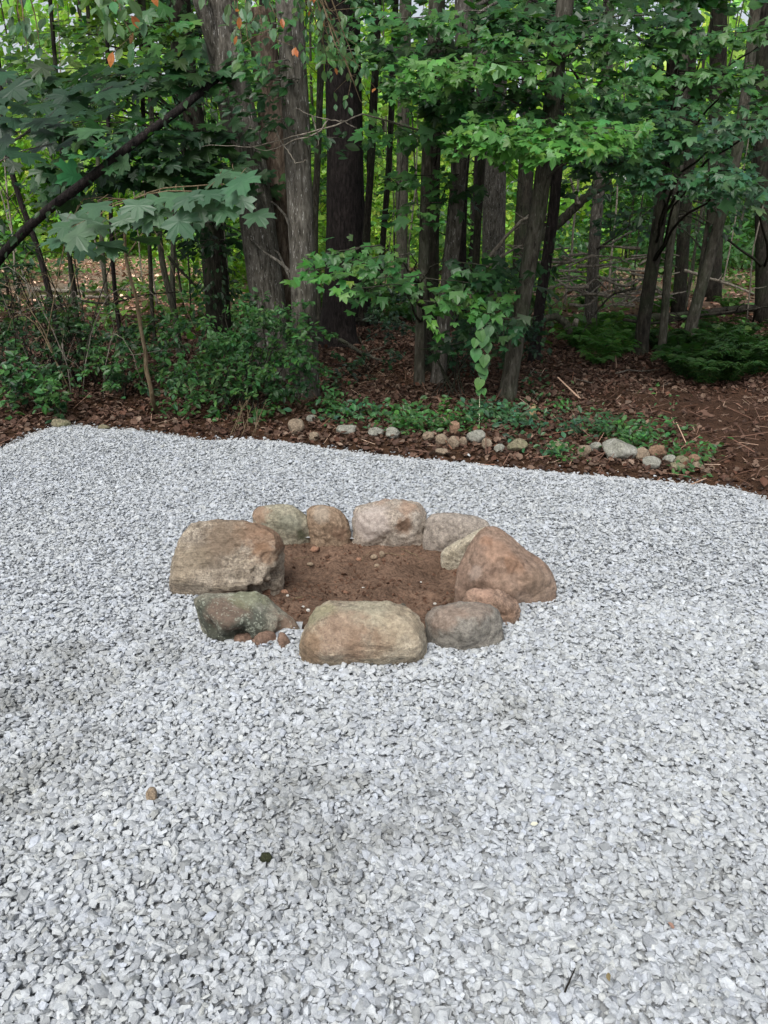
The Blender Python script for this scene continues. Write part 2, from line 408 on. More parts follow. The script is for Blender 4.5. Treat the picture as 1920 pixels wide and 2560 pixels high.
def chips(n_try, xr, yr, keepf, templ, smin=.0085):
    x = rng.uniform(*xr, n_try); y = rng.uniform(*yr, n_try)
    e = dpoly(x, y, EDGE, False); ins = inpoly(x, y, GRAV)
    k = keepf(x, y) & ~inpoly(x, y, RING) & (ins | (rng.random(n_try) < np.exp(-e / .022) * .6))
    if not k.any(): return
    x, y, ins = x[k], y[k], ins[k]; n = len(x)
    s = np.exp(rng.normal(size=n) * .34) * .0098
    s = np.clip(s, .005, .02); S = np.stack([s * rng.uniform(1.0, 1.55, n), s * rng.uniform(.75, 1.0, n), s * rng.uniform(.38, .8, n)], 1)
    z = np.where(ins, gz(x, y), groundz(x, y) + .006) + rng.uniform(-.013, .009, n)
    X, Y, Z = rand_rot(n, .34 if templ is CHIPS else .27)
    col = chip_cols(x, y, n); w_ = rng.integers(0, len(templ), n)
    pos = np.stack([x, y, z], 1)
    for t, (tv, tf) in enumerate(templ):
        q = w_ == t; inst(acc, tv, [tf], pos[q], X[q], Y[q], Z[q], S[q], col[q])
def vis(m0, m1):
    def fn(x, y):
        hw = (y * cT + H * sT) * 960 / F
        return (np.abs(x) < hw + m1) & (np.abs(x) >= (hw + m0 if m0 is not None else -1))
    return fn
D1 = 13000
chips(int(D1 * 6.4 * 2.1), (-3.2, 3.2), (.95, 3.05), vis(None, .7), CHIPS)
chips(int(D1 * 9.4 * 3.75), (-4.7, 4.7), (3.05, 6.8), vis(None, .8), CHIPS_S)
chips(int(7000 * 13 * 6.5), (-6.5, 6.5), (.3, 6.8), vis(.68, 2.2), CHIPS_S)
g = acc.build('gravel', M_CHIP); tag(g, 'pale grey crushed stone gravel spread round the fire pit', 'gravel', kind='stuff')
print('chips verts', acc.n)

# ------------------------------------------------------------------ fire pit soil
V, f = grid(np.arange(-1.15, 1.15, .0125), np.arange(2.4, 4.5, .0125), soilz)
k = fbm(V * np.array([38, 38, 1]), 4, 61); k2 = fbm(V * np.array([110, 110, 1]), 2, 62)
V[:, 2] += (k - .5) * .034 + np.clip(k2 - .6, 0, 1) * .03
cx = V[f].mean(1); keep = inpoly(cx[:, 0], cx[:, 1], RING) | (dpoly(cx[:, 0], cx[:, 1], RING) < .04)
a = Acc(); pc = np.array([.165, .112, .083]) * (0.75 + .55 * n2(V[:, 0], V[:, 1], 4, 66))[:, None]
a.add(V, [f[keep]], pc); g = a.build('soil', M_SOIL, smooth=True); tag(g, kind='structure')
acc = Acc()
n = 11000; cx0, cy0 = np.mean(RING, 0)
x = cx0 + rng.uniform(-.95, .95, n); y = cy0 + rng.uniform(-.75, .75, n); k = inpoly(x, y, RING) & (dpoly(x, y, RING) > .03) & (n2(x, y, 6, 70) + rng.random(n) * .3 > .6); x, y = x[k], y[k]; n = len(x)
X, Y, Z = rand_rot(n)
s = np.exp(rng.normal(size=n) * .55) * .0044; S = s[:, None] * rng.uniform(.7, 1.3, (n, 3))
for t in range(8):
    q = np.arange(n) % 8 == t; inst(acc, *[CHIPS_S[t][0], [CHIPS_S[t][1]]], np.stack([x, y, soilz(x, y) + .002], 1)[q], X[q], Y[q], Z[q], S[q], (np.array([.16, .095, .067]) * rng.uniform(.55, 1.35, (n, 1)))[q])
g = acc.build('soil_crumbs', M_SOIL); tag(g, 'fine brown soil crumbs scattered inside the ring of boulders', 'soil crumbs', kind='stuff')

# ------------------------------------------------------------------ rocks
def rock(name, label, cat, group, contact, pts, back, mat, sub=5, smooth_it=2, rough=.012, freq=7, seed=0, facets=0, bury=.08, parent=None, backscale=.82, dents=(), layer=None):
    """pts: (px, py, toward_camera_m) seen outline and ridges; contact = (px,py) where its foot meets the ground"""
    o0 = PG(*contact, -.012); c2 = np.array(pts, float)
    mx, my = (c2[:, 0].min() + c2[:, 0].max()) / 2, (c2[:, 1].min() + c2[:, 1].max()) / 2
    nrm = ray(mx, my); nrm = nrm / np.linalg.norm(nrm); camp = np.array([0, 0, H])
    P = []
    for (px, py, off) in pts:
        d = ray(px, py); t = ((o0 - camp) @ nrm) / (d @ nrm); p = camp + d * t
        P.append(p - nrm * off * (1 if off > 0 else 1))
    P = np.array(P); out = P[np.array([q[2] for q in pts]) <= 0.0001]
    cen = out.mean(0)
    bk = cen + (out - cen) * backscale + nrm * back
    low = out.copy(); low[:, 2] = np.minimum(low[:, 2], 0) - bury; low = low[out[:, 2] < cen[2]]
    A = np.concatenate([P, bk, low])
    bm = bmesh.new()
    for q in A: bm.verts.new(q)
    bmesh.ops.convex_hull(bm, input=bm.verts); bmesh.ops.triangulate(bm, faces=bm.faces)
    tree = BVHTree.FromBMesh(bm); c = Vector(A.mean(0)); bm.free()
    b2 = bmesh.new(); bmesh.ops.create_icosphere(b2, subdivisions=sub, radius=1)
    V = []; 
    for v in b2.verts:
        d = v.co.normalized(); hit = tree.ray_cast(c, d); V.append(hit[0][:] if hit[0] else (c + d * .05)[:])
    V = np.array(V); b2.verts.index_update(); Fc = np.array([[q.index for q in p.verts] for p in b2.faces]); E = np.array([[q.index for q in e.verts] for e in b2.edges]); b2.free()
    deg = np.bincount(E.ravel(), minlength=len(V))[:, None]
    def lap(V, it):
        for _ in range(it):
            s = np.zeros_like(V); np.add.at(s, E[:, 0], V[E[:, 1]]); np.add.at(s, E[:, 1], V[E[:, 0]]); V = V * .4 + .6 * s / deg
        return V
    V = lap(V, smooth_it)
    cc = V.mean(0); N = norm(V - cc)
    for (px, py, off, rad, dep) in dents:
        d = ray(px, py); t = ((o0 - camp) @ nrm) / (d @ nrm); p = camp + d * t - nrm * off
        dd = np.linalg.norm(V - p, axis=1) / rad + (fbm(V * 22 + seed, 3, seed + 40) - .5) * 1.1
        V = V - norm(V - cc) * (dep * (1 - sstep(.55, 1.0, dd)))[:, None]
    if layer:
        h = (V @ np.array(layer[0])) * layer[1] + (fbm(V * 5, 3, seed + 50) - .5) * 2.2
        V = V + N * ((np.abs((h % 1) - .5) * 2) ** 3 * layer[2])[:, None]
    rr = np.random.default_rng(seed + 5)
    for _ in range(facets):
        d = norm(rr.normal(size=3)); s = (V - cc) @ d; lim = np.quantile(s, .94) ; e = np.clip(s - lim, 0, None); V = V - d * (e * .85)[:, None]
    q = V * freq + seed * 3.7
    n1 = fbm(q, 4, seed) - .5; rid = 1 - np.abs(fbm(q * 1.7 + 9, 3, seed + 3) * 2 - 1) * 2
    fine = fbm(V * freq * 6 + seed, 3, seed + 8) - .5
    V = V + N * (n1 * rough * 2.2 + np.clip(rid - .55, 0, 1) * -rough * 1.4 + fine * rough * 1.0)[:, None]
    a = Acc(); a.add(V, [Fc])
    org = np.array([cen[0], cen[1], 0.0])
    o = a.build(name, mat, parent, org, smooth=True)
    return tag(o, label, cat, group), org
def Wp(contact, px, py, org=None):    # world point on a stone's face for the stains, relative to its origin
    return PG(*contact)
RG = 'boulders of the fire pit ring'
PT = (.33, .2, .13)
def stone_spots(contact, allpts, lst):
    """lst: (px,py,off,r,colour,strength) -> object space"""
    c2 = np.array(allpts, float); out = [q for q in allpts if q[2] <= 0.0001]
    mx, my = (c2[:, 0].min() + c2[:, 0].max()) / 2, (c2[:, 1].min() + c2[:, 1].max()) / 2
    nrm = ray(mx, my); nrm /= np.linalg.norm(nrm); camp = np.array([0, 0, H]); o0 = PG(*contact, -.012)
    def pp(px, py, off): d = ray(px, py); return camp + d * (((o0 - camp) @ nrm) / (d @ nrm)) - nrm * off
    cen = np.mean([pp(*q) for q in out], 0); org = np.array([cen[0], cen[1], 0.])
    return [(*(pp(px, py, off) - org), r, c, s) for (px, py, off, r, c, s) in lst]

s1 = [(421, 1456, 0), (424, 1420, 0), (438, 1382, 0), (455, 1340, 0), (478, 1308, 0), (540, 1298, 0), (620, 1302, 0), (676, 1318, 0), (700, 1338, 0), (712, 1362, 0), (708, 1400, 0), (692, 1470, 0), (690, 1482, 0), (655, 1462, 0),
      (590, 1477, 0), (520, 1474, 0), (480, 1460, 0), (432, 1448, .07), (448, 1350, .06), (485, 1310, .05), (600, 1306, .05), (668, 1326, .07), (684, 1350, .09), (680, 1400, .11), (650, 1452, .12), (600, 1466, .12), (500, 1458, .1)]
sp = stone_spots((560, 1482), s1, [(650, 1335, .07, .13, (.28, .155, .09), .7), (655, 1385, .1, .07, (.29, .17, .1), .7), (520, 1360, .1, .12, (.2, .16, .12), .7), (560, 1320, .05, .14, (.26, .19, .13), .6), (470, 1400, .06, .10, (.36, .29, .2), .5)])
rock('fire_pit_boulder', 'largest tan slab with rust orange stains, at the left end of the pit ring', 'boulder', RG, (560, 1482), s1, .22,
     dents=[(655, 1478, .04, .09, .09), (690, 1440, .04, .06, .05), (640, 1430, .1, .03, .02), (672, 1395, .1, .035, .02), (600, 1478, .05, .05, .04), (470, 1462, .02, .05, .03)], layer=((.1, .5, .85), 30, .0035), mat=
     rock_mat('rock_slab', ((.2, .162, .125), (.35, .295, .23), (.45, .39, .315)), 1.2, (.55, (7, 9, 38), (.25, .12, .15)), sp, speck=.7, bumpd=.02), rough=.007, freq=9, seed=1, smooth_it=0, sub=6)
s2 = [(626, 1302, 0), (630, 1272, 0), (645, 1260, 0), (690, 1256, 0), (735, 1263, 0), (765, 1283, 0), (778, 1305, 0), (775, 1332, 0), (745, 1349, 0), (705, 1347, 0), (650, 1338, 0), (690, 1290, .08), (740, 1315, .08), (660, 1290, .05)]
sp = stone_spots((720, 1350), s2, [(640, 1275, .03, .08, (.25, .15, .1), .7), (730, 1310, .08, .08, (.2, .2, .15), .7), (760, 1342, .05, .05, (.06, .07, .035), .8)])
rock('fire_pit_boulder', 'grey green oval boulder at the back of the pit behind the tan slab', 'boulder', RG, (720, 1350), s2, .16,
     rock_mat('rock_green', ((.13, .12, .08), (.27, .25, .185), (.36, .335, .26)), 1.2, None, sp, speck=.55), rough=.008, freq=9, seed=2, smooth_it=6)
s3 = [(768, 1290, 0), (762, 1266, 0), (785, 1259, 0), (820, 1260, 0), (850, 1272, 0), (872, 1295, 0), (880, 1325, 0), (872, 1348, 0), (830, 1352, 0), (790, 1350, 0), (774, 1330, 0), (820, 1300, .08), (850, 1320, .06)]
sp = stone_spots((825, 1352), s3, [(800, 1275, .05, .07, (.33, .28, .22), .7), (850, 1340, .05, .06, (.2, .12, .08), .6)])
rock('fire_pit_boulder', 'round brown boulder at the back of the pit between grey green and pinkish white ones', 'boulder', RG, (825, 1352), s3, .15,
     rock_mat('rock_brown', ((.12, .085, .055), (.22, .155, .105), (.31, .235, .165)), 1.3, None, sp, speck=.5), rough=.007, freq=10, seed=3, smooth_it=8)
s4 = [(878, 1330, 0), (876, 1290, 0), (885, 1262, 0), (930, 1252, 0), (965, 1245, 0), (1010, 1249, 0), (1050, 1256, 0), (1066, 1275, 0), (1068, 1295, 0), (1058, 1335, 0), (1045, 1348, 0), (960, 1350, 0), (885, 1348, 0), (900, 1285, .08), (990, 1278, .09), (1020, 1300, .1), (930, 1330, .09), (1000, 1335, .07)]
sp = stone_spots((965, 1350), s4, [(925, 1310, .09, .12, (.46, .4, .36), .75), (1020, 1268, .06, .07, (.33, .21, .14), .6), (1015, 1322, .09, .07, (.2, .12, .075), .8), (955, 1250, .0, .05, (.3, .2, .15), .5)])
rock('fire_pit_boulder', 'pinkish white blocky boulder in the middle of the pit back row', 'boulder', RG, (965, 1350), s4, .18,
     dents=[(1020, 1325, .1, .06, .015), (900, 1290, .08, .03, .012)], mat=
     rock_mat('rock_white', ((.2, .16, .125), (.33, .28, .23), (.44, .395, .34)), 1.3, None, sp, speck=.7, bumpd=.012), rough=.013, freq=8, seed=4, smooth_it=3)
s5 = [(1055, 1325, 0), (1062, 1295, 0), (1080, 1282, 0), (1140, 1281, 0), (1190, 1286, 0), (1228, 1302, 0), (1238, 1330, 0), (1180, 1350, 0), (1105, 1367, 0), (1085, 1358, 0), (1058, 1345, 0), (1110, 1300, .07), (1120, 1345, .08)]
rock('fire_pit_boulder', 'smooth grey rounded boulder at the back right of the pit', 'boulder', RG, (1090, 1362), s5, .16,
     rock_mat('rock_grey', ((.15, .13, .11), (.27, .235, .2), (.34, .3, .26)), 1.3, None, (), speck=.45), rough=.006, freq=8, seed=5, smooth_it=6)
s5b = [(1098, 1382, 0), (1104, 1375, 0), (1150, 1348, 0), (1195, 1322, 0), (1225, 1310, 0), (1240, 1322, 0), (1225, 1350, 0), (1170, 1385, 0), (1125, 1402, 0), (1160, 1360, .05), (1120, 1386, .03)]
rock('fire_pit_boulder', 'narrow pale speckled stone wedged between the grey boulder and the big red brown one', 'boulder', RG, (1120, 1400), s5b, .10,
     rock_mat('rock_speckled', ((.2, .17, .12), (.37, .33, .25), (.46, .42, .34)), 1.6, None, (), speck=.7), rough=.005, freq=12, seed=6, smooth_it=4)
s6 = [(1134, 1470, 0), (1140, 1430, 0), (1150, 1400, 0), (1165, 1368, 0), (1190, 1335, 0), (1215, 1312, 0), (1245, 1317, 0), (1290, 1355, 0), (1345, 1388, 0), (1375, 1415, 0), (1395, 1452, 0), (1392, 1480, 0), (1370, 1500, 0), (1320, 1507, 0), (1240, 1505, 0), (1150, 1488, 0),
      (1205, 1345, .07), (1235, 1400, .15), (1280, 1400, .16), (1330, 1440, .15), (1200, 1440, .14), (1270, 1485, .13)]
sp = stone_spots((1300, 1510), s6, [(1245, 1375, .13, .07, (.3, .19, .13), .6), (1285, 1410, .16, .06, (.25, .145, .09), .65), (1215, 1350, .09, .035, (.27, .155, .1), .6), (1180, 1430, .12, .05, (.36, .29, .24), .5), (1360, 1470, .1, .12, (.24, .17, .12), .6), (1270, 1480, .13, .1, (.26, .18, .13), .5)])
rock('fire_pit_boulder', 'huge smooth red brown peaked boulder with orange veins at the right end of the pit', 'boulder', RG, (1290, 1508), s6, .24,
     dents=[(1215, 1362, .1, .03, .018), (1250, 1425, .16, .05, .02), (1300, 1435, .16, .05, .018), (1325, 1410, .14, .04, .014), (1160, 1410, .08, .02, .012)], mat=
     rock_mat('rock_red', ((.15, .10, .075), (.225, .155, .115), (.29, .215, .165)), .9, None, sp, speck=.3, bumpd=.007), rough=.008, freq=4.5, seed=7, smooth_it=5, sub=6)
s7 = [(1150, 1500, 0), (1160, 1474, 0), (1180, 1465, 0), (1225, 1466, 0), (1270, 1480, 0), (1298, 1500, 0), (1305, 1530, 0), (1290, 1560, 0), (1250, 1572, 0), (1190, 1560, 0), (1220, 1485, .05), (1270, 1515, .06)]
sp = stone_spots((1260, 1570), s7, [(1200, 1472, .03, .07, (.46, .3, .22), .6), (1275, 1550, .05, .06, (.2, .12, .075), .5)])
rock('fire_pit_boulder', 'small rough pinkish boulder tucked between the red brown and dark grey ones', 'boulder', RG, (1260, 1568), s7, .13,
     rock_mat('rock_pink', ((.15, .1, .07), (.25, .17, .125), (.35, .25, .19)), 1.5, None, sp, speck=.7, bumpd=.012), rough=.014, freq=13, seed=8, smooth_it=2)
s8 = [(1060, 1560, 0), (1062, 1530, 0), (1078, 1515, 0), (1120, 1508, 0), (1150, 1504, 0), (1200, 1503, 0), (1240, 1513, 0), (1262, 1540, 0), (1263, 1570, 0), (1240, 1600, 0), (1190, 1618, 0), (1135, 1625, 0), (1085, 1612, 0), (1065, 1590, 0), (1120, 1535, .09), (1200, 1535, .1), (1165, 1580, .13), (1100, 1570, .08)]
sp = stone_spots((1150, 1625), s8, [(1110, 1530, .06, .09, (.28, .19, .14), .5), (1190, 1515, .06, .08, (.3, .22, .17), .5)])
rock('fire_pit_boulder', 'dark grey rounded boulder at the front right of the pit', 'boulder', RG, (1150, 1624), s8, .15,
     rock_mat('rock_dark', ((.11, .105, .09), (.2, .185, .16), (.29, .27, .235)), 1.2, None, sp, speck=.5, bumpd=.01), rough=.009, freq=9, seed=9, smooth_it=5)
s9 = [(744, 1625, 0), (742, 1605, 0), (756, 1575, 0), (768, 1540, 0), (790, 1515, 0), (825, 1499, 0), (880, 1500, 0), (975, 1501, 0), (1020, 1514, 0), (1045, 1535, 0), (1060, 1560, 0), (1070, 1590, 0), (1070, 1620, 0), (1055, 1650, 0), (960, 1652, 0), (850, 1652, 0), (780, 1642, 0),
      (766, 1600, .11), (800, 1548, .11), (850, 1532, .1), (960, 1530, .1), (1030, 1560, .11), (1050, 1620, .12), (800, 1638, .12), (910, 1600, .15), (1040, 1640, .11)]
sp = stone_spots((910, 1654), s9, [(920, 1515, .07, .12, (.45, .41, .3), .7), (1010, 1560, .12, .12, (.46, .38, .27), .6), (800, 1535, .05, .07, (.3, .29, .17), .6), (860, 1600, .16, .14, (.33, .21, .15), .55), (770, 1615, .08, .08, (.26, .17, .1), .6), (920, 1635, .15, .12, (.3, .2, .13), .5)])
rock('fire_pit_boulder', 'wide pale tan boulder with flat top at the front of the pit', 'boulder', RG, (910, 1653), s9, .17,
     rock_mat('rock_tan', ((.23, .18, .125), (.36, .3, .22), (.46, .405, .315)), 1.1, (.3, (5, 8, 26), (.1, .1, 0)), sp, speck=.6, bumpd=.018), rough=.010, freq=8, seed=10, smooth_it=3, sub=6)
s10 = [(480, 1502, 0), (484, 1494, 0), (510, 1483, 0), (580, 1478, 0), (640, 1477, 0), (665, 1488, 0), (700, 1518, 0), (738, 1548, 0), (752, 1570, 0), (745, 1592, 0), (700, 1584, 0), (640, 1578, 0), (560, 1582, 0), (545, 1575, 0), (510, 1545, 0), (492, 1528, 0),
       (545, 1497, .05), (562, 1560, .16), (640, 1502, .06), (665, 1560, .12), (700, 1540, .06)]
sp = stone_spots((560, 1585), s10, [(610, 1520, .1, .10, (.33, .33, .28), .7), (620, 1565, .11, .13, (.055, .06, .045), .9), (520, 1555, .08, .14, (.05, .055, .04), .9), (570, 1520, .1, .10, (.18, .12, .09), .65), (725, 1572, .06, .12, (.24, .16, .115), .8), (620, 1482, .03, .09, (.17, .18, .11), .7)])  # includes two near-black patches on the lower facets
rock('fire_pit_boulder', 'mossy dark green diamond shaped boulder with lichen at the front left of the pit', 'boulder', RG, (600, 1588), s10, .14,
     dents=[(600, 1588, .1, .06, .05), (540, 1568, .05, .04, .03), (700, 1580, .05, .05, .03)], mat=
     rock_mat('rock_mossy', ((.1, .095, .07), (.2, .19, .15), (.29, .275, .22)), 1.3, None, sp, lichen=.38, speck=.7), rough=.008, freq=9, seed=11, smooth_it=0)
M_BRICK = rock_mat('rock_rust', ((.12, .078, .055), (.2, .13, .095), (.27, .185, .14)), 2.2, None, (), speck=.4)
for k, (lab, pts) in enumerate([
    ('flat rust red stone under the mossy boulder, left of three', [(578, 1610, 0), (590, 1584, 0), (625, 1580, 0), (634, 1594, 0), (622, 1612, 0), (605, 1592, .03)]),
    ('rust red wedge stone under the mossy boulder, middle of three', [(628, 1604, 0), (642, 1577, 0), (670, 1573, 0), (690, 1582, 0), (693, 1606, 0), (665, 1614, 0), (662, 1590, .05)]),
    ('small upright rust red stone beside the wide tan boulder', [(693, 1596, 0), (698, 1578, 0), (712, 1582, 0), (726, 1604, 0), (714, 1624, 0), (700, 1624, 0), (706, 1602, .03)])]):
    rock('propping_stone', lab, 'stone', 'rust red stones propping the mossy boulder', (pts[0][0] + 25, max(q[1] for q in pts) - 2), pts, .06, M_BRICK, sub=4, rough=.004, freq=25, seed=20 + k, smooth_it=1, bury=.03)

# small stones lying on the pit soil
M_PEB = [rock_mat('pebble_rust', ((.22, .12, .075), (.36, .2, .13), (.44, .28, .2)), 4, speck=.3), rock_mat('pebble_white', ((.5, .48, .42), (.65, .63, .58), (.72, .7, .66)), 4, speck=.2),
         rock_mat('pebble_tan', ((.2, .15, .1), (.3, .23, .16), (.38, .3, .22)), 4, speck=.3), rock_mat('pebble_dark', ((.06, .06, .045), (.1, .09, .07), (.14, .13, .1)), 4, speck=.3)]
def cobble(name, label, cat, group, px, py, wpx, hpx, mat, zf, seed, flat=1.0, sub=3, rough=.12, fac=3, sink=.3):
    p = PG(px, py + hpx * .3); d = np.linalg.norm(p - np.array([0, 0, H])); w_ = wpx / F * d / 2
    a_ = math.atan2(H, p[1]); ht = hpx / F * d / 2
    b2 = bmesh.new(); bmesh.ops.create_icosphere(b2, subdivisions=sub, radius=1); b2.verts.index_update()
    V = np.array([v.co[:] for v in b2.verts]); Fc = np.array([[q.index for q in f.verts] for f in b2.faces]); b2.free()
    rr = np.random.default_rng(seed)
    for _ in range(fac):
        dd = norm(rr.normal(size=3)); s = V @ dd; V = V - dd * (np.clip(s - rr.uniform(.6, .85), 0, None) * .8)[:, None]
    V = V * (1 + (fbm(V * 1.6 + seed, 3, seed) - .5)[:, None] * rough * 4)
    rz = max(ht * 1.05, .2 * w_); V = V * np.array([w_, w_ * rr.uniform(.75, 1.0), rz])
    an = rr.uniform(-.4, .4); V = V @ np.array([[1, 0, math.sin(an) * .3], [0, 1, 0], [-math.sin(an) * .3, 0, 1]])
    z0 = float(zf(np.array([p[0]]), np.array([p[1]]))[0])
    o3 = np.array([p[0], p[1], z0]); a = Acc(); a.add(V + o3 + np.array([0, 0, rz * (1 - sink)]), [Fc])
    o = a.build(name, mat, None, o3, smooth=True); tag(o, label, cat, group); return o
PS = [(785, 1352, 24, 16, 0, 'flat rust pebble near the back edge of the pit soil'), (897, 1371, 15, 10, 0, 'round rust pebble on pit soil below the brown boulder'), (935, 1372, 20, 13, 2, 'left tan pebble of the trio below the white boulder'), (955, 1368, 14, 18, 2, 'tall tan pebble of the trio below the white boulder'),
      (942, 1388, 14, 9, 2, 'small tan pebble in front of the trio on pit soil'), (775, 1378, 18, 9, 2, 'tan pebble beside the tan slab on pit soil'), (711, 1455, 22, 10, 0, 'rust pebble beside the lower corner of the tan slab'),
      (770, 1515, 10, 9, 1, 'white chip on pit soil beside the wide tan boulder'), (758, 1502, 8, 5, 1, 'tiny white chip on pit soil left of the wide tan boulder'), (1007, 1475, 18, 13, 3, 'dark lump on the right half of pit soil'), (908, 1437, 9, 6, 1, 'white chip in the centre of the pit soil'),
      (1088, 1475, 9, 6, 1, 'white chip near the right side of the pit soil'), (718, 1472, 8, 6, 1, 'white chip near the slab corner on pit soil'), (1053, 1422, 6, 4, 1, 'white speck chip at the right back of pit soil')]
for k, (px, py, w_, h_, mi, lab) in enumerate(PS):
    cobble('pebble', lab, 'pebble', 'pebbles on the pit soil', px, py, w_, h_, M_PEB[mi], soilz, 100 + k, sub=2, rough=.08, sink=.25)
acc = Acc()
def twig(name, label, cat, group, P, r, mat, seg=5, bits=(), zf=None):
    a = Acc(); P = np.array(P)
    tube(a, P, np.linspace(r, r * .5, len(P)), seg)
    for (i, d, L) in bits:
        q = wiggle(P[i], P[i] + np.array(d) * L, 5, .05); tube(a, q, np.linspace(r * .5, r * .2, 5), 4)
    o = a.build(name, mat, None, tuple(P[0]), smooth=True); return tag(o, label, cat, group)
p0 = PG(700, 1505, -.05); p1 = PG(757, 1492, -.03)
twig('stick', 'short brown stick lying on the pit soil beside the mossy boulder', 'stick', 'sticks on pit soil', wiggle(p0, p1, 7, .02), .006, B_SAP, 6)
for k, (x0, y0, x1, y1, lab) in enumerate([(735, 1400, 775, 1395, 'thin pale root on the pit soil beside the tan slab'), (905, 1405, 935, 1380, 'curled thin root below the pinkish white boulder'), (960, 1385, 1020, 1392, 'long thin root across the back of the pit soil'), (1120, 1505, 1145, 1485, 'root stub near the small pinkish boulder'), (1000, 1375, 1060, 1400, 'thin root below the grey boulder at the back')]):
    twig('root', lab, 'root', 'thin roots on pit soil', wiggle(PG(x0, y0, -.035) + [0, 0, .006], PG(x1, y1, -.035) + [0, 0, .006], 9, .08), .0022, B_SAP, 4)
# things on the gravel
def gzz(x, y): return gz(x, y) + .005
cobble('nut', 'dark green walnut husk lying on gravel below the wide tan boulder', 'nut', None, 664, 2136, 26, 24, rock_mat('nut', ((.01, .012, .006), (.03, .035, .014), (.07, .08, .03)), 3), gzz, 300, sink=.2)
cobble('stone', 'tan mottled stone among the gravel on the left', 'stone', None, 380, 1985, 26, 40, M_PEB[2], gzz, 301, sink=.5)
twig('stick', 'thin dark twig lying on the gravel near the bottom', 'stick', None, wiggle(PG(1412, 2480, .02), PG(1438, 2420, .025), 6, .03), .0025, B_DARK, 5)
def litter_leaf(px, py, col, size, lab):
    p = PG(px, py, .0); p[2] = float(gz(np.array([p[0]]), np.array([p[1]]))[0]) + .02
    a = Acc(); X, Y, Z = rand_rot(1, .4); inst(a, OV[0], OV[1], p[None], X, Y, Z, np.array([size]), np.array([col])); o = a.build('fallen_leaf', M_LITTER, None, tuple(p)); tag(o, lab, 'leaf', 'leaves on the gravel')

# ------------------------------------------------------------------ leaf templates
def fan(outline, cpt, droop=.22, fold=.12):
    o = list(outline) + [(-x, y) for (x, y) in reversed(outline[1:-1])] if outline[0][0] == 0 else outline
    v = [cpt] + o; V = np.array([(x, y, 0.0) for x, y in v])
    V[:, 2] = fold * np.abs(V[:, 0]) - droop * (V[:, 0] ** 2 + (V[:, 1] - .3) ** 2)
    n = len(o); Fc = np.array([[0, 1 + (i + 1) % n, 1 + i] for i in range(n)])
    return V, [Fc]
MAPLE = fan([(0, 1.0), (.07, .86), (.2, .82), (.2, .56), (.36, .62), (.55, .74), (.52, .56), (.62, .46), (.4, .34), (.54, .12), (.3, .06), (0, .12)], (0, .33), .16, .06)
MAPLE_S = fan([(0, 1.0), (.2, .76), (.22, .54), (.52, .66), (.42, .33), (.46, .08), (0, .1)], (0, .33), .18, .08)
MAPLE_C = (MAPLE_S[0] * np.array([.86, 1.05, 2.6]), MAPLE_S[1])
RED = fan([(0, 1.0), (.15, .82), (.2, .55), (.42, .66), (.38, .4), (.4, .16), (0, .04)], (0, .33))
OV = (np.array([(0, 0, 0), (.2, .25, .06), (.27, .52, .06), (.14, .82, .02), (0, 1, -.06), (-.14, .82, .02), (-.27, .52, .06), (-.2, .25, .06), (0, .5, 0.0)]),
      [np.array([[8, 0, 1], [8, 1, 2], [8, 2, 3], [8, 3, 4], [8, 4, 5], [8, 5, 6], [8, 6, 7], [8, 7, 0]])])
OV_S = (np.array([(0, 0, 0), (.28, .45, .08), (0, 1, -.05), (-.28, .45, .08)]), [np.array([[0, 1, 2], [0, 2, 3]])])
FAR = (np.array([(0, 0, 0), (.36, .3, .05), (.22, .75, 0), (0, 1, -.08), (-.22, .75, 0), (-.36, .3, .05)]), [np.array([[0, 1, 2, 3], [0, 3, 4, 5]])])
for px, py, c_, lab in [(1668, 2315, (.26, .16, .12), 'small reddish leaf bit lying on gravel at lower right'), (1518, 2445, (.2, .16, .08), 'tiny yellow brown leaf bit on gravel near the bottom'), (1325, 2068, (.5, .5, .4), 'pale dry leaf scrap on gravel right of centre')]:
    litter_leaf(px, py, c_, .022, lab)

def col_var(base, n, v=.22, hue=.17):
    b = np.array(base)[None] * np.exp(rng.normal(size=(n, 1)) * v)
    b = b * np.exp(rng.normal(size=(n, 3)) * np.array([hue, .03, hue]))
    return np.clip(b, .003, .7)
def leaves(acc, templ, pos, T, size, base, up=(0, -.25, 1), jit=.4, droop=.45, sv=.3, v=.28):
    n = len(pos)
    if n == 0: return
    N = np.array(up)[None] + rng.normal(size=(n, 3)) * jit
    T = norm(np.asarray(T) * np.ones((n, 3)) + rng.normal(size=(n, 3)) * .45); T[:, 2] -= droop
    X, Y, Z = frame_from(N, T)
    S = size * np.clip(np.exp(rng.normal(size=n) * sv), .4, 1.6); C = col_var(base, n, v)
    if templ is MAPLE_S:
        k = rng.random(n) < .4
        for m_, t_ in ((k, MAPLE_C), (~k, MAPLE_S)): inst(acc, t_[0], t_[1], pos[m_], X[m_], Y[m_], Z[m_], S[m_], C[m_])
    else: inst(acc, templ[0], templ[1], pos, X, Y, Z, S, C)
GREEN = (.052, .145, .04); DGREEN = (.022, .066, .022); BLUEG = (.05, .13, .058); BRIGHT = (.082, .22, .05); YEL = (.2, .37, .05)  # YEL carries sunlight in its colour, for the deeper leaves

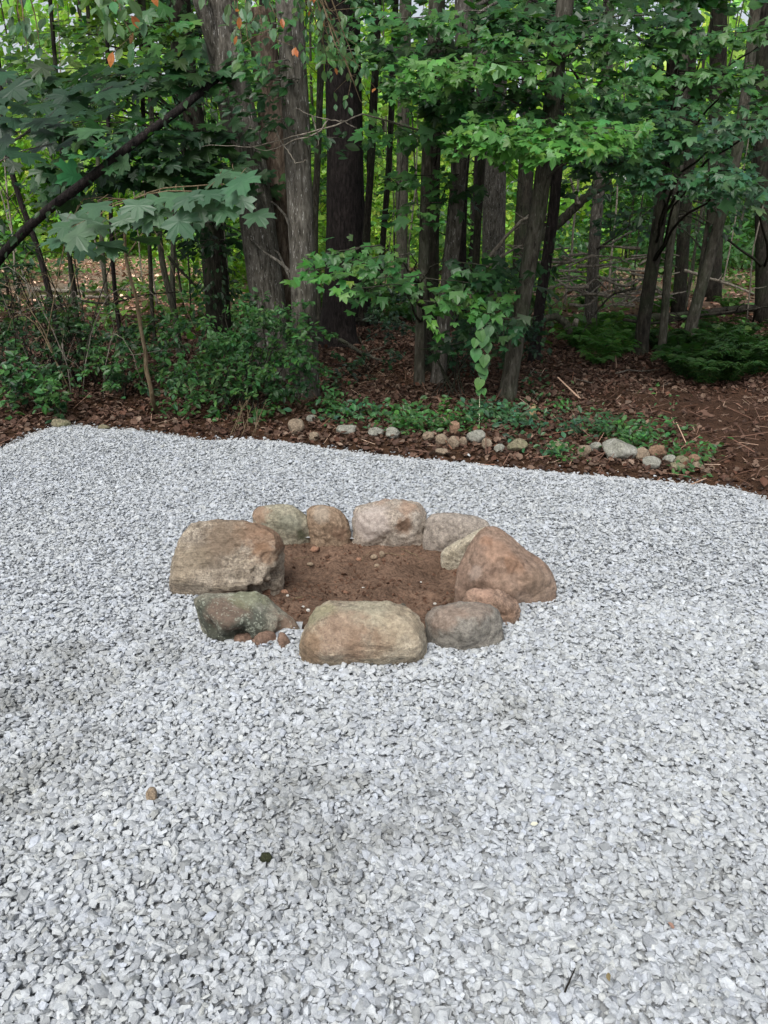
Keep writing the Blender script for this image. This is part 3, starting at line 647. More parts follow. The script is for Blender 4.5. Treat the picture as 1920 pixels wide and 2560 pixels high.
class Tree:
    def __init__(s, name, label, cat, group, base, mat):
        s.name, s.label, s.cat, s.group, s.mat = name, label, cat, group, mat
        s.trunk, s.crown = Acc(), Acc(); s.base = np.array(base, float); s.path = None
    def stem(s, P, r, seg=16, rough=.12, seed=0):
        tube(s.trunk, P, r, seg, rough=rough, seed=seed)
        if s.path is None: s.path = np.array(P); s.rad = np.asarray(r) * np.ones(len(P))
    def attach(s, p):
        """trunk point a limb to p would leave from"""
        d = np.hypot(s.path[:, 0] - p[0], s.path[:, 1] - p[1]); want = p[2] - .35 * np.median(d)
        k = int(np.argmin(np.abs(s.path[:, 2] - want))); return s.path[k], s.rad[k]
    def limb(s, p, r=None, amp=.03):
        q, rr = s.attach(p); r = r or min(rr * .26, .009 + .0045 * np.linalg.norm(p - q)); n = 9
        P = wiggle(q, p, n, amp, .05); tube(s.trunk, P, np.linspace(r, r * .25, n), 6); return P
    def spray(s, p0, p1, width, n, size, templ, base, limb=True, thick=.12, up=(0, -.25, 1), jit=.38, droop=.45, v=.22):
        if limb: s.limb(p0)
        P = wiggle(p0, p1, 8, .03); tube(s.trunk, P, np.linspace(.006, .0025, 8), 4)
        t = rng.random(n); side = np.where(rng.random(n) < .5, -1, 1); d = P[-1] - P[0]; d = d / (np.linalg.norm(d) + 1e-9)
        sv = norm(np.cross(d, [0, 0, 1.0])); prof = np.sin(np.clip(t * .9 + .12, 0, 1) * math.pi) ** .6
        o = rng.random(n) ** .8 * width * prof
        idx = t * 7; i0 = np.minimum(idx.astype(int), 6); fr = (idx - i0)[:, None]; C = P[i0] * (1 - fr) + P[i0 + 1] * fr
        pos = C + sv * (side * o)[:, None] + d * (o * .35)[:, None]; pos[:, 2] += rng.normal(size=n) * thick - .25 * o
        for _ in range(max(2, n // 14)):      # side twigs
            k = rng.integers(n); tube(s.trunk, wiggle(C[k], pos[k], 4, .04), np.linspace(.0035, .0015, 4), 3, cap=False)
        leaves(s.crown, templ, pos, sv * side[:, None] * .8 + d * .7, size, base, up, jit, droop, v=v)
    def blob(s, c, rad, n, size, templ, base, limb=True, jit=.7, droop=.4, twigs=3):
        c = np.array(c, float)
        if limb: s.limb(c)
        q = norm(rng.normal(size=(n, 3))) * (rng.random((n, 1)) ** .45) * np.array(rad); q[:, 2] -= .3 * (q[:, 0] ** 2 + q[:, 1] ** 2) / (rad[0] + .1)
        for _ in range(twigs):
            k = rng.integers(n); tube(s.trunk, wiggle(c, c + q[k], 5, .06), np.linspace(.006, .002, 5), 3, cap=False)
        leaves(s.crown, templ, c + q, norm(q * [1, 1, .2]), size, base, (0, -.15, 1), jit, droop)
    def build(s):
        r = empty(s.name, s.base, s.label, s.cat, s.group)
        s.trunk.build('trunk', s.mat, r, s.base, smooth=True); s.crown.build('crown', M_LEAF, r, s.base)
        return r
def canopy(t, c, rad, k, n, size=.24, base=GREEN):
    for _ in range(k):
        q = norm(rng.normal(size=3)) * rng.random() ** .4 * np.array(rad)
        t.blob(np.array(c) + q, (.9, .9, .45), n, size, FAR, base, limb=rng.random() < .5, twigs=0)

def traced(name, label, cat, group, Y, px, w, mat, top=9.0, seg=18, rough=.12, seed=0, cano=None, flare=1.35, base_y=None, dY=0.0, base_col=GREEN):
    """px: [(px,py)...] from foot to the top of the picture; w (foot, top) in pixels; continues upward to z=top"""
    P = [PY(a_, b_, Y + dY * i / max(1, len(px) - 1)) for i, (a_, b_) in enumerate(px)]
    foot = P[0].copy(); z0 = G1(foot[0], Y); foot[2] = z0 - .08
    P[0][2] = max(P[0][2], z0 + .02)
    P = [foot] + P if P[0][2] > z0 + .03 else [foot] + P[1:]
    d = P[-1] - P[-2]; d = d / max(d[2], .2) if d[2] > .2 else np.array([0, 0, 1.]); d[:2] *= .6
    if P[-1][2] < top:
        P.append(P[-1] + d * (top - P[-1][2]))
    n = int(max(14, (P[-1][2] - P[0][2]) / .07 if rough and Y < 12 else 22))
    n = min(n, 150); Q = smooth_path(P, n)
    hz = (Q[:, 2] - z0) / (Q[-1, 2] - z0); pm = Y / (cT) / F * 1.02
    zt = PY(960, 0, Y)[2]
    rr = np.interp(Q[:, 2], [z0, zt, max(top, zt + .1)], [w[0] * pm / 2, w[1] * pm / 2, w[1] * pm / 2 * .45])
    rr = rr * (1 + (flare - 1) * np.exp(-(np.clip(Q[:, 2] - z0, 0, None)) / .16))
    t = Tree(name, label, cat, group, (foot[0], foot[1], z0), mat)
    t.stem(Q, rr, seg, rough, seed)
    if cano and Y < 15.5: canopy(t, Q[-1] + np.array([0, 1.5 if Y < 9.5 else 0, -.3]), (cano[0], cano[0] * .8, cano[0] * .6), max(3, int(cano[1] * .75)), cano[2], base=base_col)
    return t
T = {}
NG = 'big trees at the edge of the woods'; MG = 'trunks standing among the maples'; SG = 'thin stems left of the sapling'
def add(key, *a, **k): T[key] = traced(*a, **k); return T[key]
# --- left pair and pine
t = add('T1', 'tree', 'large grey brown tree leaning left, left one of the big pair above the bush', 'tree', NG, 8.0, [(690, 925), (672, 780), (650, 600), (625, 420), (580, 220), (545, 0)], (78, 72), B_MAPLE, 9.5, 40, .13, 1, (2.6, 26, 40))
t.stem(smooth_path([PY(585, 240, 8.0), PY(540, 120, 7.9), PY(500, 0, 7.8), PY(450, -180, 7.7)], 24), np.linspace(.09, .05, 24), 14, .12, 3)
t = add('T2', 'tree', 'straight grey barked tree with pale flecks, right one of the big pair', 'tree', NG, 7.1, [(766, 1010), (762, 820), (754, 600), (745, 400), (738, 250), (730, 100), (722, 0)], (57, 54), B_MAPLE, 9.0, 40, .13, 4, (2.4, 24, 40), flare=1.25)
t = add('T2b', 'dead_tree', 'rotten reddish brown dead trunk squeezed between the big pair', 'dead tree', NG, 8.3, [(712, 900), (708, 700), (700, 560), (692, 420), (672, 240)], (46, 56), B_SNAG, 3.4, 24, .3, 6, None, flare=1.1)
t = add('T3', 'pine_tree', 'almost black straight pine trunk right of the grey barked pair', 'pine tree', NG, 10.6, [(838, 862), (848, 760), (858, 600), (860, 420), (858, 250), (852, 0)], (74, 70), B_PINE, 12, 36, .1, 7, (2.8, 26, 40), flare=1.55)
t = add('T3b', 'pine_tree', 'dark thick trunk half hidden directly behind the black pine', 'pine tree', NG, 13.0, [(890, 800), (884, 700), (876, 500), (872, 300), (868, 0)], (66, 50), B_PINE, 12, 20, .1, 8, (2.4, 12, 40), flare=1.6)
add('T4', 'tree', 'thin pale trunk between the big pair and the black pine', 'tree', MG, 12, [(795, 760), (782, 600), (790, 480), (798, 350), (800, 200), (806, 0)], (15, 13), B_GREY, 9, 10, .1, 9, (1.4, 5, 40))
add('T4b', 'tree', 'slim trunk just right of the black pine, crossing the bright gap', 'tree', MG, 12.5, [(905, 800), (912, 600), (925, 480), (932, 330), (940, 150), (946, 0)], (16, 14), B_DARK, 9, 10, .1, 10, (1.4, 6, 40))
add('T4c', 'tree', 'forked slim trunk second to the right of the black pine', 'tree', MG, 13.5, [(942, 790), (950, 700), (960, 560), (972, 440), (978, 300), (985, 100), (990, 0)], (13, 12), B_DARK, 9, 10, .1, 11, (1.4, 6, 40))
add('T4d', 'tree', 'pale stout trunk far behind, in the bright gap right of the pine', 'tree', MG, 19, [(1005, 700), (1004, 560), (1006, 400), (1010, 200), (1014, 0)], (26, 24), B_GREY, 12, 12, .08, 12, (2.2, 8, 40))
# --- centre cluster
add('T5', 'maple_tree', 'slim pale grey maple trunk, leftmost of the centre cluster', 'maple tree', MG, 7.9, [(1047, 1010), (1050, 850), (1058, 700), (1062, 560), (1066, 420), (1078, 220), (1085, 0)], (24, 22), B_GREY, 8, 20, .12, 13, (1.8, 8, 40), flare=1.15)
add('T6', 'maple_tree', 'dark trunk just behind the slim pale one in the centre cluster', 'maple tree', MG, 8.6, [(1072, 965), (1078, 800), (1080, 600), (1082, 420), (1088, 200), (1094, 0)], (32, 30), B_DARK, 9, 20, .12, 14, (2.0, 10, 40))
add('T7', 'oak_tree', 'ridged brown trunk leaning right, rightmost of the centre cluster', 'oak tree', MG, 8.0, [(1092, 1005), (1108, 820), (1128, 640), (1142, 500), (1150, 380), (1158, 250), (1160, 0)], (32, 36), B_MAPLE, 9, 26, .16, 15, (2.0, 10, 40), flare=1.2)
add('T8', 'maple_tree', 'leaning maple with grey green mossy foot beside the hanging vine', 'maple tree', MG, 7.3, [(1262, 1045), (1282, 900), (1305, 760), (1330, 620), (1352, 480), (1370, 370), (1385, 200), (1415, 0)], (37, 34), B_GREY, 8.5, 26, .12, 16, (2.2, 14, 40), flare=1.2)
add('T9', 'tree', 'thin almost black trunk behind the leaning mossy maple', 'tree', MG, 9.4, [(1338, 860), (1352, 740), (1372, 620), (1388, 500), (1394, 400), (1398, 200), (1400, 0)], (24, 24), B_PINE, 9, 14, .12, 17, (1.8, 6, 40))
add('T10', 'pine_tree', 'pinkish grey straight pine trunk seen through the centre gap', 'pine tree', MG, 16, [(1234, 740), (1234, 600), (1236, 480), (1238, 350), (1240, 150), (1240, 0)], (52, 44), B_MAPLE, 14, 20, .08, 18, (2.4, 14, 40))
add('T10b', 'tree', 'twisted dark thin trunk left of the pinkish grey pine', 'tree', MG, 12, [(1185, 800), (1190, 640), (1196, 500), (1208, 380), (1212, 200), (1215, 0)], (17, 15), B_DARK, 9, 12, .15, 19, (1.4, 5, 40))
add('T11', 'tree', 'distant brown trunk right of the pinkish grey pine', 'tree', MG, 20, [(1300, 700), (1306, 560), (1314, 450), (1320, 350), (1325, 100), (1326, 0)], (36, 30), B_DARK, 13, 14, .08, 20, (2.2, 8, 40))
add('T15', 'tree', 'crooked pale brown trunk behind the fallen diagonal limb', 'tree', MG, 12, [(1478, 780), (1482, 640), (1492, 520), (1502, 430), (1515, 330), (1518, 150), (1520, 0)], (27, 22), B_MAPLE, 9, 16, .2, 21, (1.8, 7, 40))
# --- right side
add('T12', 'tree', 'dark brown trunk rising from the ferns on the right', 'tree', MG, 9.9, [(1598, 898), (1612, 780), (1634, 650), (1652, 520), (1668, 400), (1680, 250), (1690, 0)], (30, 26), B_DARK, 10, 20, .12, 22, (2.2, 12, 40))
add('T13', 'tree', 'thin grey trunk just right of the dark one in the ferns', 'tree', MG, 9.9, [(1652, 905), (1662, 780), (1672, 640), (1690, 500), (1702, 350), (1712, 0)], (17, 20), B_GREY, 9, 14, .12, 23, (1.6, 6, 40))
add('T14', 'tree', 'forked tree leaning right with a pale scar on the far right', 'tree', MG, 10.2, [(1716, 868), (1738, 770), (1764, 680), (1788, 590), (1815, 500), (1840, 400), (1870, 200), (1890, 0)], (26, 20), B_GREY, 9, 16, .14, 24, (1.8, 9, 40))
T['T14'].stem(smooth_path([PY(1740, 768, 10.2), PY(1750, 680, 10.3), PY(1765, 580, 10.3), PY(1785, 470, 10.3), PY(1800, 300, 10.3)], 16), np.linspace(.03, .02, 16), 10, .12, 25)
add('T16', 'pine_tree', 'broad grey trunk far back behind the forked tree', 'pine tree', MG, 17, [(1782, 720), (1786, 600), (1790, 480), (1794, 300), (1796, 0)], (36, 32), B_DARK, 13, 16, .08, 26, (2.4, 12, 40))
add('T17', 'tree', 'broad dark trunk at the far right edge of the woods', 'tree', MG, 13, [(1910, 800), (1908, 600), (1905, 400), (1900, 200), (1898, 0)], (34, 30), B_DARK, 10, 16, .1, 27, (2.2, 12, 40))
add('T18', 'tree', 'grey brown trunk behind the thin grey one on the right', 'tree', MG, 14, [(1700, 760), (1706, 620), (1716, 480), (1722, 300), (1726, 0)], (28, 24), B_DARK, 11, 16, .1, 28, (2.2, 10, 40))
# --- left side
add('T19', 'tree', 'thick ivy darkened trunk standing behind the bush on the left', 'tree', NG, 9.6, [(552, 860), (540, 700), (528, 560), (505, 420), (470, 250), (452, 100), (448, 0)], (56, 44), B_DARK, 9, 24, .14, 29, (2.2, 16, 40))
for key, lab, Y, px, w in [
    ('S1', 'black thin stem at the far left reaching up past the leaning trunk', 9.0, [(150, 850), (128, 750), (110, 680), (90, 600), (62, 540), (38, 460), (15, 390), (5, 250)], (14, 10)),
    ('S2', 'dark slim stem left of the sapling with vine tangle', 9.6, [(192, 800), (188, 740), (178, 690), (172, 620), (160, 500), (150, 300)], (11, 8)),
    ('S3', 'dark straight stem just left of the maple sapling', 9.4, [(296, 800), (290, 760), (285, 700), (280, 640), (276, 500), (270, 300), (268, 50)], (10, 8)),
    ('S4', 'brown slim stem leaning left, right of the maple sapling', 9.8, [(440, 790), (425, 740), (412, 690), (402, 640), (392, 500), (380, 300)], (15, 9)),
    ('S6', 'pale stem in the sunlit clearing behind the sapling leaves', 15, [(264, 720), (258, 660), (252, 560), (240, 300)], (10, 8)),
    ('S8', 'slender stem behind the dark maple leaves, upper left', 11, [(380, 780), (372, 560), (362, 400), (355, 200), (350, 0)], (9, 9)),
    ('S9', 'thin straight stem between leaning trunk and ivy trunk', 14, [(430, 720), (436, 500), (440, 350), (444, 150)], (12, 9))]:
    add(key, 'thin_tree', lab, 'tree', SG, Y, px, w, B_PINE if key in ('S1', 'S3') else B_DARK if key in ('S2', 'S8') else B_GREY, 5.5, 10, .15, len(lab), (1.0, 3, 40), flare=1.1)
# leaning mossy trunk upper left
t = Tree('leaning_tree', 'mossy dark trunk leaning diagonally across the upper left', 'tree', NG, PG(-160, 960, 0), B_PINE)
pp = [PG(-160, 960, -.05), PY(-10, 650, 7.5), PY(110, 530, 7.1), PY(240, 435, 6.95), PY(330, 360, 6.95), PY(455, 270, 7.3), PY(600, 150, 8.0)]
t.stem(smooth_path(pp, 60), np.linspace(.05, .028, 60), 16, .25, 40); T['L'] = t

# ---- foliage seen in the picture: sprays (px, py, half width px, Y, leaf count, leaf size, colour, key)
def spray_px(key, px, py, wpx, Y, n, size=.095, base=GREEN, templ=MAPLE_S, sag=.12, depth=.45, thick=.05, limb=True, v=.22, up=(0, -.6, 1), jit=.38):
    m = Y / F * 1.04; c = PY(px, py, Y); dx = wpx * m; sgn = 1 if T[key].path[:, 0].mean() < c[0] else -1
    yaw = rng.normal() * .25
    d = np.array([sgn * math.cos(yaw), -abs(math.sin(yaw)) - .15, 0]); 
    T[key].spray(c - d * dx + [0, 0, sag * dx * .5], c + d * dx - [0, 0, sag * dx * .8], depth, int(n * .98), size, templ, base, limb, thick, up, jit, v=v)
# bright right hand maple sprays
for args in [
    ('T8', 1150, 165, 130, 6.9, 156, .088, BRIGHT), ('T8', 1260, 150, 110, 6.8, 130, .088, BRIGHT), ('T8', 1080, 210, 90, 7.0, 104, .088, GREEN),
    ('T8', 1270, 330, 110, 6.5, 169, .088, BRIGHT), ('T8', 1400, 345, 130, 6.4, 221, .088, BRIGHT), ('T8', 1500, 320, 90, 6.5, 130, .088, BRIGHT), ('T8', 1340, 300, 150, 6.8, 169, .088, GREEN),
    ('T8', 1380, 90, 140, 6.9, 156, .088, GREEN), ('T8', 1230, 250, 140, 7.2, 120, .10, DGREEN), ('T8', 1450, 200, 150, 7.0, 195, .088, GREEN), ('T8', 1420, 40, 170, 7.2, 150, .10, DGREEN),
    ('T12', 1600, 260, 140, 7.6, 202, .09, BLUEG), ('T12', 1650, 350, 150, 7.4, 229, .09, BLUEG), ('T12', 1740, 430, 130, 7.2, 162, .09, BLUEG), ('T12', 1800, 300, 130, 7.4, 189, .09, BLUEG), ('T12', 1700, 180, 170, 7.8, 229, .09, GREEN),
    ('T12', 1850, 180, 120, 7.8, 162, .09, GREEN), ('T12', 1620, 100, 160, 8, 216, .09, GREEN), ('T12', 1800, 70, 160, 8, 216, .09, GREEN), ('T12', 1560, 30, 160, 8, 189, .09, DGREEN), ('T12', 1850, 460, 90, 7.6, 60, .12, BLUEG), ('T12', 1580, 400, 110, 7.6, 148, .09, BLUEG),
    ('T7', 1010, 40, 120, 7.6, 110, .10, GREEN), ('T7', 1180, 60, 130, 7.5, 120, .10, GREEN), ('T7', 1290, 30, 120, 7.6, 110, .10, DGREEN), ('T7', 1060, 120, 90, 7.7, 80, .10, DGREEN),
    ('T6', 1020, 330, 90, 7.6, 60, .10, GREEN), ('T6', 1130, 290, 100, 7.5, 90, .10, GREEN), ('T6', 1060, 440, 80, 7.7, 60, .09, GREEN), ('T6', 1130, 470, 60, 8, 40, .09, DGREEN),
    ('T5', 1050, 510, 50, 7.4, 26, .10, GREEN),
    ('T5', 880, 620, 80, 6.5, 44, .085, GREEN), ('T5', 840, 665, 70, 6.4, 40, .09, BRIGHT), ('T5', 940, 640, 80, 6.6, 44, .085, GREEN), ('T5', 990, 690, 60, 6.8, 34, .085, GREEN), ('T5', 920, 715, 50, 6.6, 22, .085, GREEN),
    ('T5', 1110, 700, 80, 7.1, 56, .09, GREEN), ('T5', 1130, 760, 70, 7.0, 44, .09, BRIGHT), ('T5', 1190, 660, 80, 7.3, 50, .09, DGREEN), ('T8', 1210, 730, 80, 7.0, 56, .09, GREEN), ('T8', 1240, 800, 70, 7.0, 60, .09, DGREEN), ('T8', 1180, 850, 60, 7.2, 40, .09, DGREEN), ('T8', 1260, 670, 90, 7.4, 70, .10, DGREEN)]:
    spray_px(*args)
# single low leaf under the tongue
# shaded right middle
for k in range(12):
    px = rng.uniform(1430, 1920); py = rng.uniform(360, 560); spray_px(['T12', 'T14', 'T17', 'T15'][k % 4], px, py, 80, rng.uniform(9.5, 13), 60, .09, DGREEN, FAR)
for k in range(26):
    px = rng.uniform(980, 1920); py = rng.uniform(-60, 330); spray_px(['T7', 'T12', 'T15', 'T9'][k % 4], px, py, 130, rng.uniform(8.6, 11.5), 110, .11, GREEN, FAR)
# left side: dark maple roof, bluish large leaves close by
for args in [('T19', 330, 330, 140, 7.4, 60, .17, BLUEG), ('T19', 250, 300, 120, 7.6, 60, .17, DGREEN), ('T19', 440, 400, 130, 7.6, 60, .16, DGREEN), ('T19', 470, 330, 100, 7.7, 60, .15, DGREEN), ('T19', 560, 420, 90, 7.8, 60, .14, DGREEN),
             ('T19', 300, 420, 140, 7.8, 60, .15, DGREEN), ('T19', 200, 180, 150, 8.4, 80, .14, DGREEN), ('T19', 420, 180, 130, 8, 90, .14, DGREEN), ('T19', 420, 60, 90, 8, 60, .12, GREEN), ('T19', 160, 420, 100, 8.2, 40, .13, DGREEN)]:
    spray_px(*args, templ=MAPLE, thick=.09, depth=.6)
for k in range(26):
    spray_px('T19', rng.uniform(0, 560), rng.uniform(-20, 330), 110, rng.uniform(9.6, 12.5), 100, .11, (.11, .23, .035) if k % 3 else GREEN, FAR)  # yellow green sprays paint the light on the maple behind
# T1/T2 epicormic leaves and dark foliage round the pair
for px, py, w_, n_, c_ in [(660, 150, 50, 60, GREEN), (690, 200, 50, 60, DGREEN), (640, 240, 60, 70, DGREEN), (670, 60, 50, 50, GREEN), (800, 340, 40, 30, DGREEN), (690, 300, 40, 40, DGREEN), (830, 120, 60, 70, GREEN), (590, 480, 60, 50, DGREEN), (540, 600, 80, 90, DGREEN), (440, 560, 90, 80, DGREEN)]:
    spray_px('T2', px, py, w_, 6.9 if px > 600 else 8.4, n_, .085, c_, OV, depth=.35)
# climbing ivy round the ivy trunk and along others
for key, z1, n_ in [('T19', 5.0, 900), ('T9', 1.6, 160), ('S2', 2.4, 120), ('L', 2.6, 260)]:
    t = T[key]; q = t.path[(t.path[:, 2] < z1)]; idx = rng.integers(0, len(q), n_); a_ = rng.random(n_) * 6.28; rr = .17 if key == 'T19' else .1
    pos = q[idx] + np.stack([np.cos(a_) * rr, np.sin(a_) * rr, rng.normal(size=n_) * .06], 1) * rng.uniform(.8, 1.6, (n_, 1))
    leaves(t.crown, OV, pos, np.stack([np.cos(a_), np.sin(a_), -np.ones(n_)], 1), .07, DGREEN, (0, -.6, .6), .5, .5)

# ---- maple sapling at the gravel's edge, big pale leaves
t = Tree('maple_sapling', 'bare thin sapling with big pale maple leaves at the gravel edge', 'sapling', None, PG(396, 1042, 0), B_SAP)
P = [PG(396, 1042, -.05), PY(385, 1000, 6.4), PY(372, 940, 6.38), PY(360, 860, 6.35), PY(345, 780, 6.3), PY(330, 700, 6.25), PY(318, 640, 6.2), PY(310, 560, 6.1), PY(330, 500, 6.0)]
P = smooth_path(P, 40); P[:, 0] += (vnoise(np.stack([P[:, 2] * 7, P[:, 2] * 0, P[:, 2] * 0], 1), 3) - .5) * .03
t.stem(P, np.linspace(.022, .009, 40), 12, .12, 50); T['SAP'] = t
tipA = P[-1]
z2 = lambda x, y: (x / 1.728, y / 1.728)
big = [(420, 905), (440, 1000), (360, 1065), (290, 985), (600, 890), (690, 880), (740, 955), (800, 870), (860, 920), (900, 850), (990, 915), (950, 790), (1040, 790), (1060, 870), (1095, 945), (540, 1000), (470, 1070), (330, 950), (270, 1060), (640, 940), (560, 940), (760, 860), (1000, 830), (680, 930), (400, 960), (310, 1020), (520, 960), (930, 900), (850, 870), (1010, 770)]
low = [(590, 1085), (500, 1110), (700, 1075), (430, 1130), (730, 1030)]
def big_leaves(t, lst, Y0, Y1, size, base, tilt=(-.0, -.75, .75)):
    pos = np.array([PY(x / 1.728, y / 1.728 - 22, rng.uniform(Y0, Y1)) for x, y in lst]); n = len(pos)
    N = np.array(tilt)[None] + rng.normal(size=(n, 3)) * .28; Td = np.stack([rng.normal(size=n) * .45, np.full(n, -.5), np.full(n, -.9)], 1)
    X, Y, Z = frame_from(N, Td); inst(t.crown, MAPLE[0], MAPLE[1], pos, X, Y, Z, size * np.exp(rng.normal(size=n) * .12), col_var(base, n, .12, .06))
    for p in pos:
        a_, b_ = p, p + np.array([rng.normal() * .03, .1, .04]); tube(t.trunk, wiggle(a_, b_, 4, .03), np.linspace(.0015, .003, 4), 4)
    return pos
ps = big_leaves(t, big, 5.3, 5.9, .20, (.066, .14, .078)); big_leaves(t, low, 5.6, 6.1, .19, (.03, .07, .03), (0, .3, 1))
for a_, b_ in [(tipA, PY(560, 490, 5.75)), (tipA, PY(620, 470, 5.8)), (tipA, PY(230, 540, 5.6)), (tipA, PY(180, 590, 5.7)), (tipA, PY(250, 510, 5.7)), (PY(318, 640, 6.2), PY(430, 530, 5.8))]:
    q = wiggle(a_, b_, 8, .02, .06); tube(t.trunk, q, np.linspace(.006, .003, 8), 5)
# --- large bluish leaves hanging in from the left: a branch of a maple outside the frame
t = Tree('maple_tree', 'maple at the far left whose big bluish leaves hang into the picture', 'maple tree', NG, (-3.9, 6.9, 0), B_MAPLE)
P = smooth_path([(-3.9, 6.9, -.1), (-3.85, 6.9, 1.5), (-3.8, 6.85, 3), (-3.7, 6.8, 6.5)], 60); t.stem(P, np.linspace(.12, .07, 60), 20, .12, 51); canopy(t, (-3.9, 7.9, 6.8), (1.5, 1.5, 1.0), 6, 40); T['LM'] = t
lf = [(30, 400), (100, 490), (60, 540), (20, 480), (230, 600), (190, 660), (130, 620), (270, 650), (60, 620), (150, 540), (500, 490), (520, 380), (410, 390), (570, 400), (350, 370), (300, 420), (460, 330), (250, 500), (310, 520), (380, 500), (30, 560), (110, 690), (50, 660), (210, 540), (350, 440), (440, 430), (20, 340), (0, 440), (170, 480), (280, 570)]
big_leaves(t, lf, 5.7, 6.6, .21, (.026, .07, .036), (0, -.5, .9))
for x, y in [(60, 330), (130, 360), (290, 230), (200, 290)]:
    t.limb(PY(x, y, 6.2), .015)
# --- leafy branches hanging in from above with orange leaves
# bramble canes: brown dead tangle at the far left
for k in range(34):
    x0 = rng.uniform(-30, 270); y0 = rng.uniform(760, 900); Yb = rng.uniform(7.0, 8.2); q0 = PY(x0, 930, Yb); q0[2] = G1(q0[0], q0[1])
    q1 = q0 + [rng.normal() * .7, rng.normal() * .3, 0]; q1[2] = q0[2] + rng.uniform(.1, .6); Pb = wiggle(q0, q1, 12, .04, .9)
    a = Acc(); tube(a, Pb, np.linspace(.006, .002, 12), 4)
    for j in range(5):
        i = rng.integers(2, 11); tube(a, wiggle(Pb[i], Pb[i] + rng.normal(size=3) * [.2, .12, .12], 5, .08), np.linspace(.003, .001, 5), 3, cap=False)
    o = a.build('bramble_cane', [B_DARK, B_SAP, B_DEAD][k % 3], None, tuple(q0), smooth=True); tag(o, '%s dead bramble cane rooted %s, arching %s %s' % (['dark', 'brown', 'grey'][k % 3], 'at the picture edge' if x0 < 45 else 'left of the black stem' if x0 < 130 else 'right of the black stem' if x0 < 200 else 'near the sapling', 'left' if q1[0] < q0[0] else 'right', 'over the corner bush' if Yb < 7.6 else 'behind the corner bush'), 'cane', 'dead canes at the far left')
def hang(label, start, tips, n, size, base, frac, pend=True):
    a, c = Acc(), Acc(); st = np.array(start); r = empty('hanging_branch', st, label, 'branch', 'leafy branches hanging into the top of the picture')
    cnt = [0]
    for tp in tips:
        e = PY(*tp); P = wiggle(st, e, 10, .03, .05); tube(a, P, np.linspace(.009, .0025, 10), 5)
        i = rng.integers(3, 10, n); pos = P[i] + rng.normal(size=(n, 3)) * [.08, .08, .07]; pos[:, 2] -= .03
        for k in range(0, n, 2): tube(a, wiggle(P[i[k]], pos[k], 3, .02), [.0022, .0016, .0012], 3, cap=False)
        k = rng.random(n) < frac
        for m_, b_ in ((~k, base), (k, (.4, .15, .04))):
            leaves(c, OV, pos[m_], np.array([0, 0, -1.]), size * (.8 if b_[0] > .3 else 1), b_, (0, -.8, .35), .35, .9, .16, .12)
    a.build('branch', B_SAP, r, st, smooth=True); c.build('foliage', M_LEAF, r, st)
hang('pale green twig with a few orange leaves hanging at the upper left', PY(250, -160, 5.4), [(300, 60, 5.3), (330, 90, 5.3), (350, 30, 5.3), (290, 20, 5.3)], 8, .10, (.10, .21, .09), .12)
hang('small green twig with one orange leaf near the top left corner', PY(20, -200, 5.6), [(70, 130, 5.5), (100, 120, 5.6), (50, 60, 5.6)], 9, .085, (.06, .14, .06), .05)
hang('branch of pale oval leaves with orange ones in front of the big pair', PY(560, -220, 5.7), [(600, 60, 5.6), (660, 90, 5.6), (620, 100, 5.5), (700, 60, 5.6), (590, 30, 5.6)], 24, .068, (.075, .16, .075), .13)
hang('branch of green oval leaves drooping left of the black pine', PY(700, -220, 5.8), [(830, 120, 5.8), (880, 200, 5.8), (800, 90, 5.8), (900, 250, 5.9), (860, 150, 5.7), (820, 160, 5.9), (900, 180, 6.0), (800, 60, 5.9)], 26, .06, (.065, .15, .055), .03)
# dead pale twigs in front of the pair
a = Acc(); st = PY(940, 250, 6.9)
for pts in [[(905, 285), (860, 305), (820, 300), (780, 290), (740, 270)], [(860, 305), (780, 330), (700, 350), (640, 370), (560, 362), (505, 366)], [(820, 300), (790, 340), (750, 345), (660, 382), (620, 360)], [(780, 290), (800, 350), (790, 370)], [(700, 350), (740, 410), (770, 400)], [(850, 300), (890, 320), (900, 330)], [(700, 350), (680, 300), (650, 330), (620, 320)]]:
    tube(a, smooth_path([PY(x, y, 6.75 + .001 * abs(x - 780)) for x, y in pts], 18) + rng.normal(size=(18, 3)) * .004, np.linspace(.006, .0018, 18), 5)
tube(a, smooth_path([PY(905, 285, 6.87), PY(960, 300, 7.3), PY(1060, 330, 7.9)], 16), np.linspace(.006, .011, 16), 5)
o = a.build('dead_branch', B_PALE, None, tuple(PY(860, 305, 6.8)), smooth=True); tag(o, 'bare pale twiggy branch reaching across the big pair of trunks', 'branch', 'dead branches')

for t in T.values(): t.build()

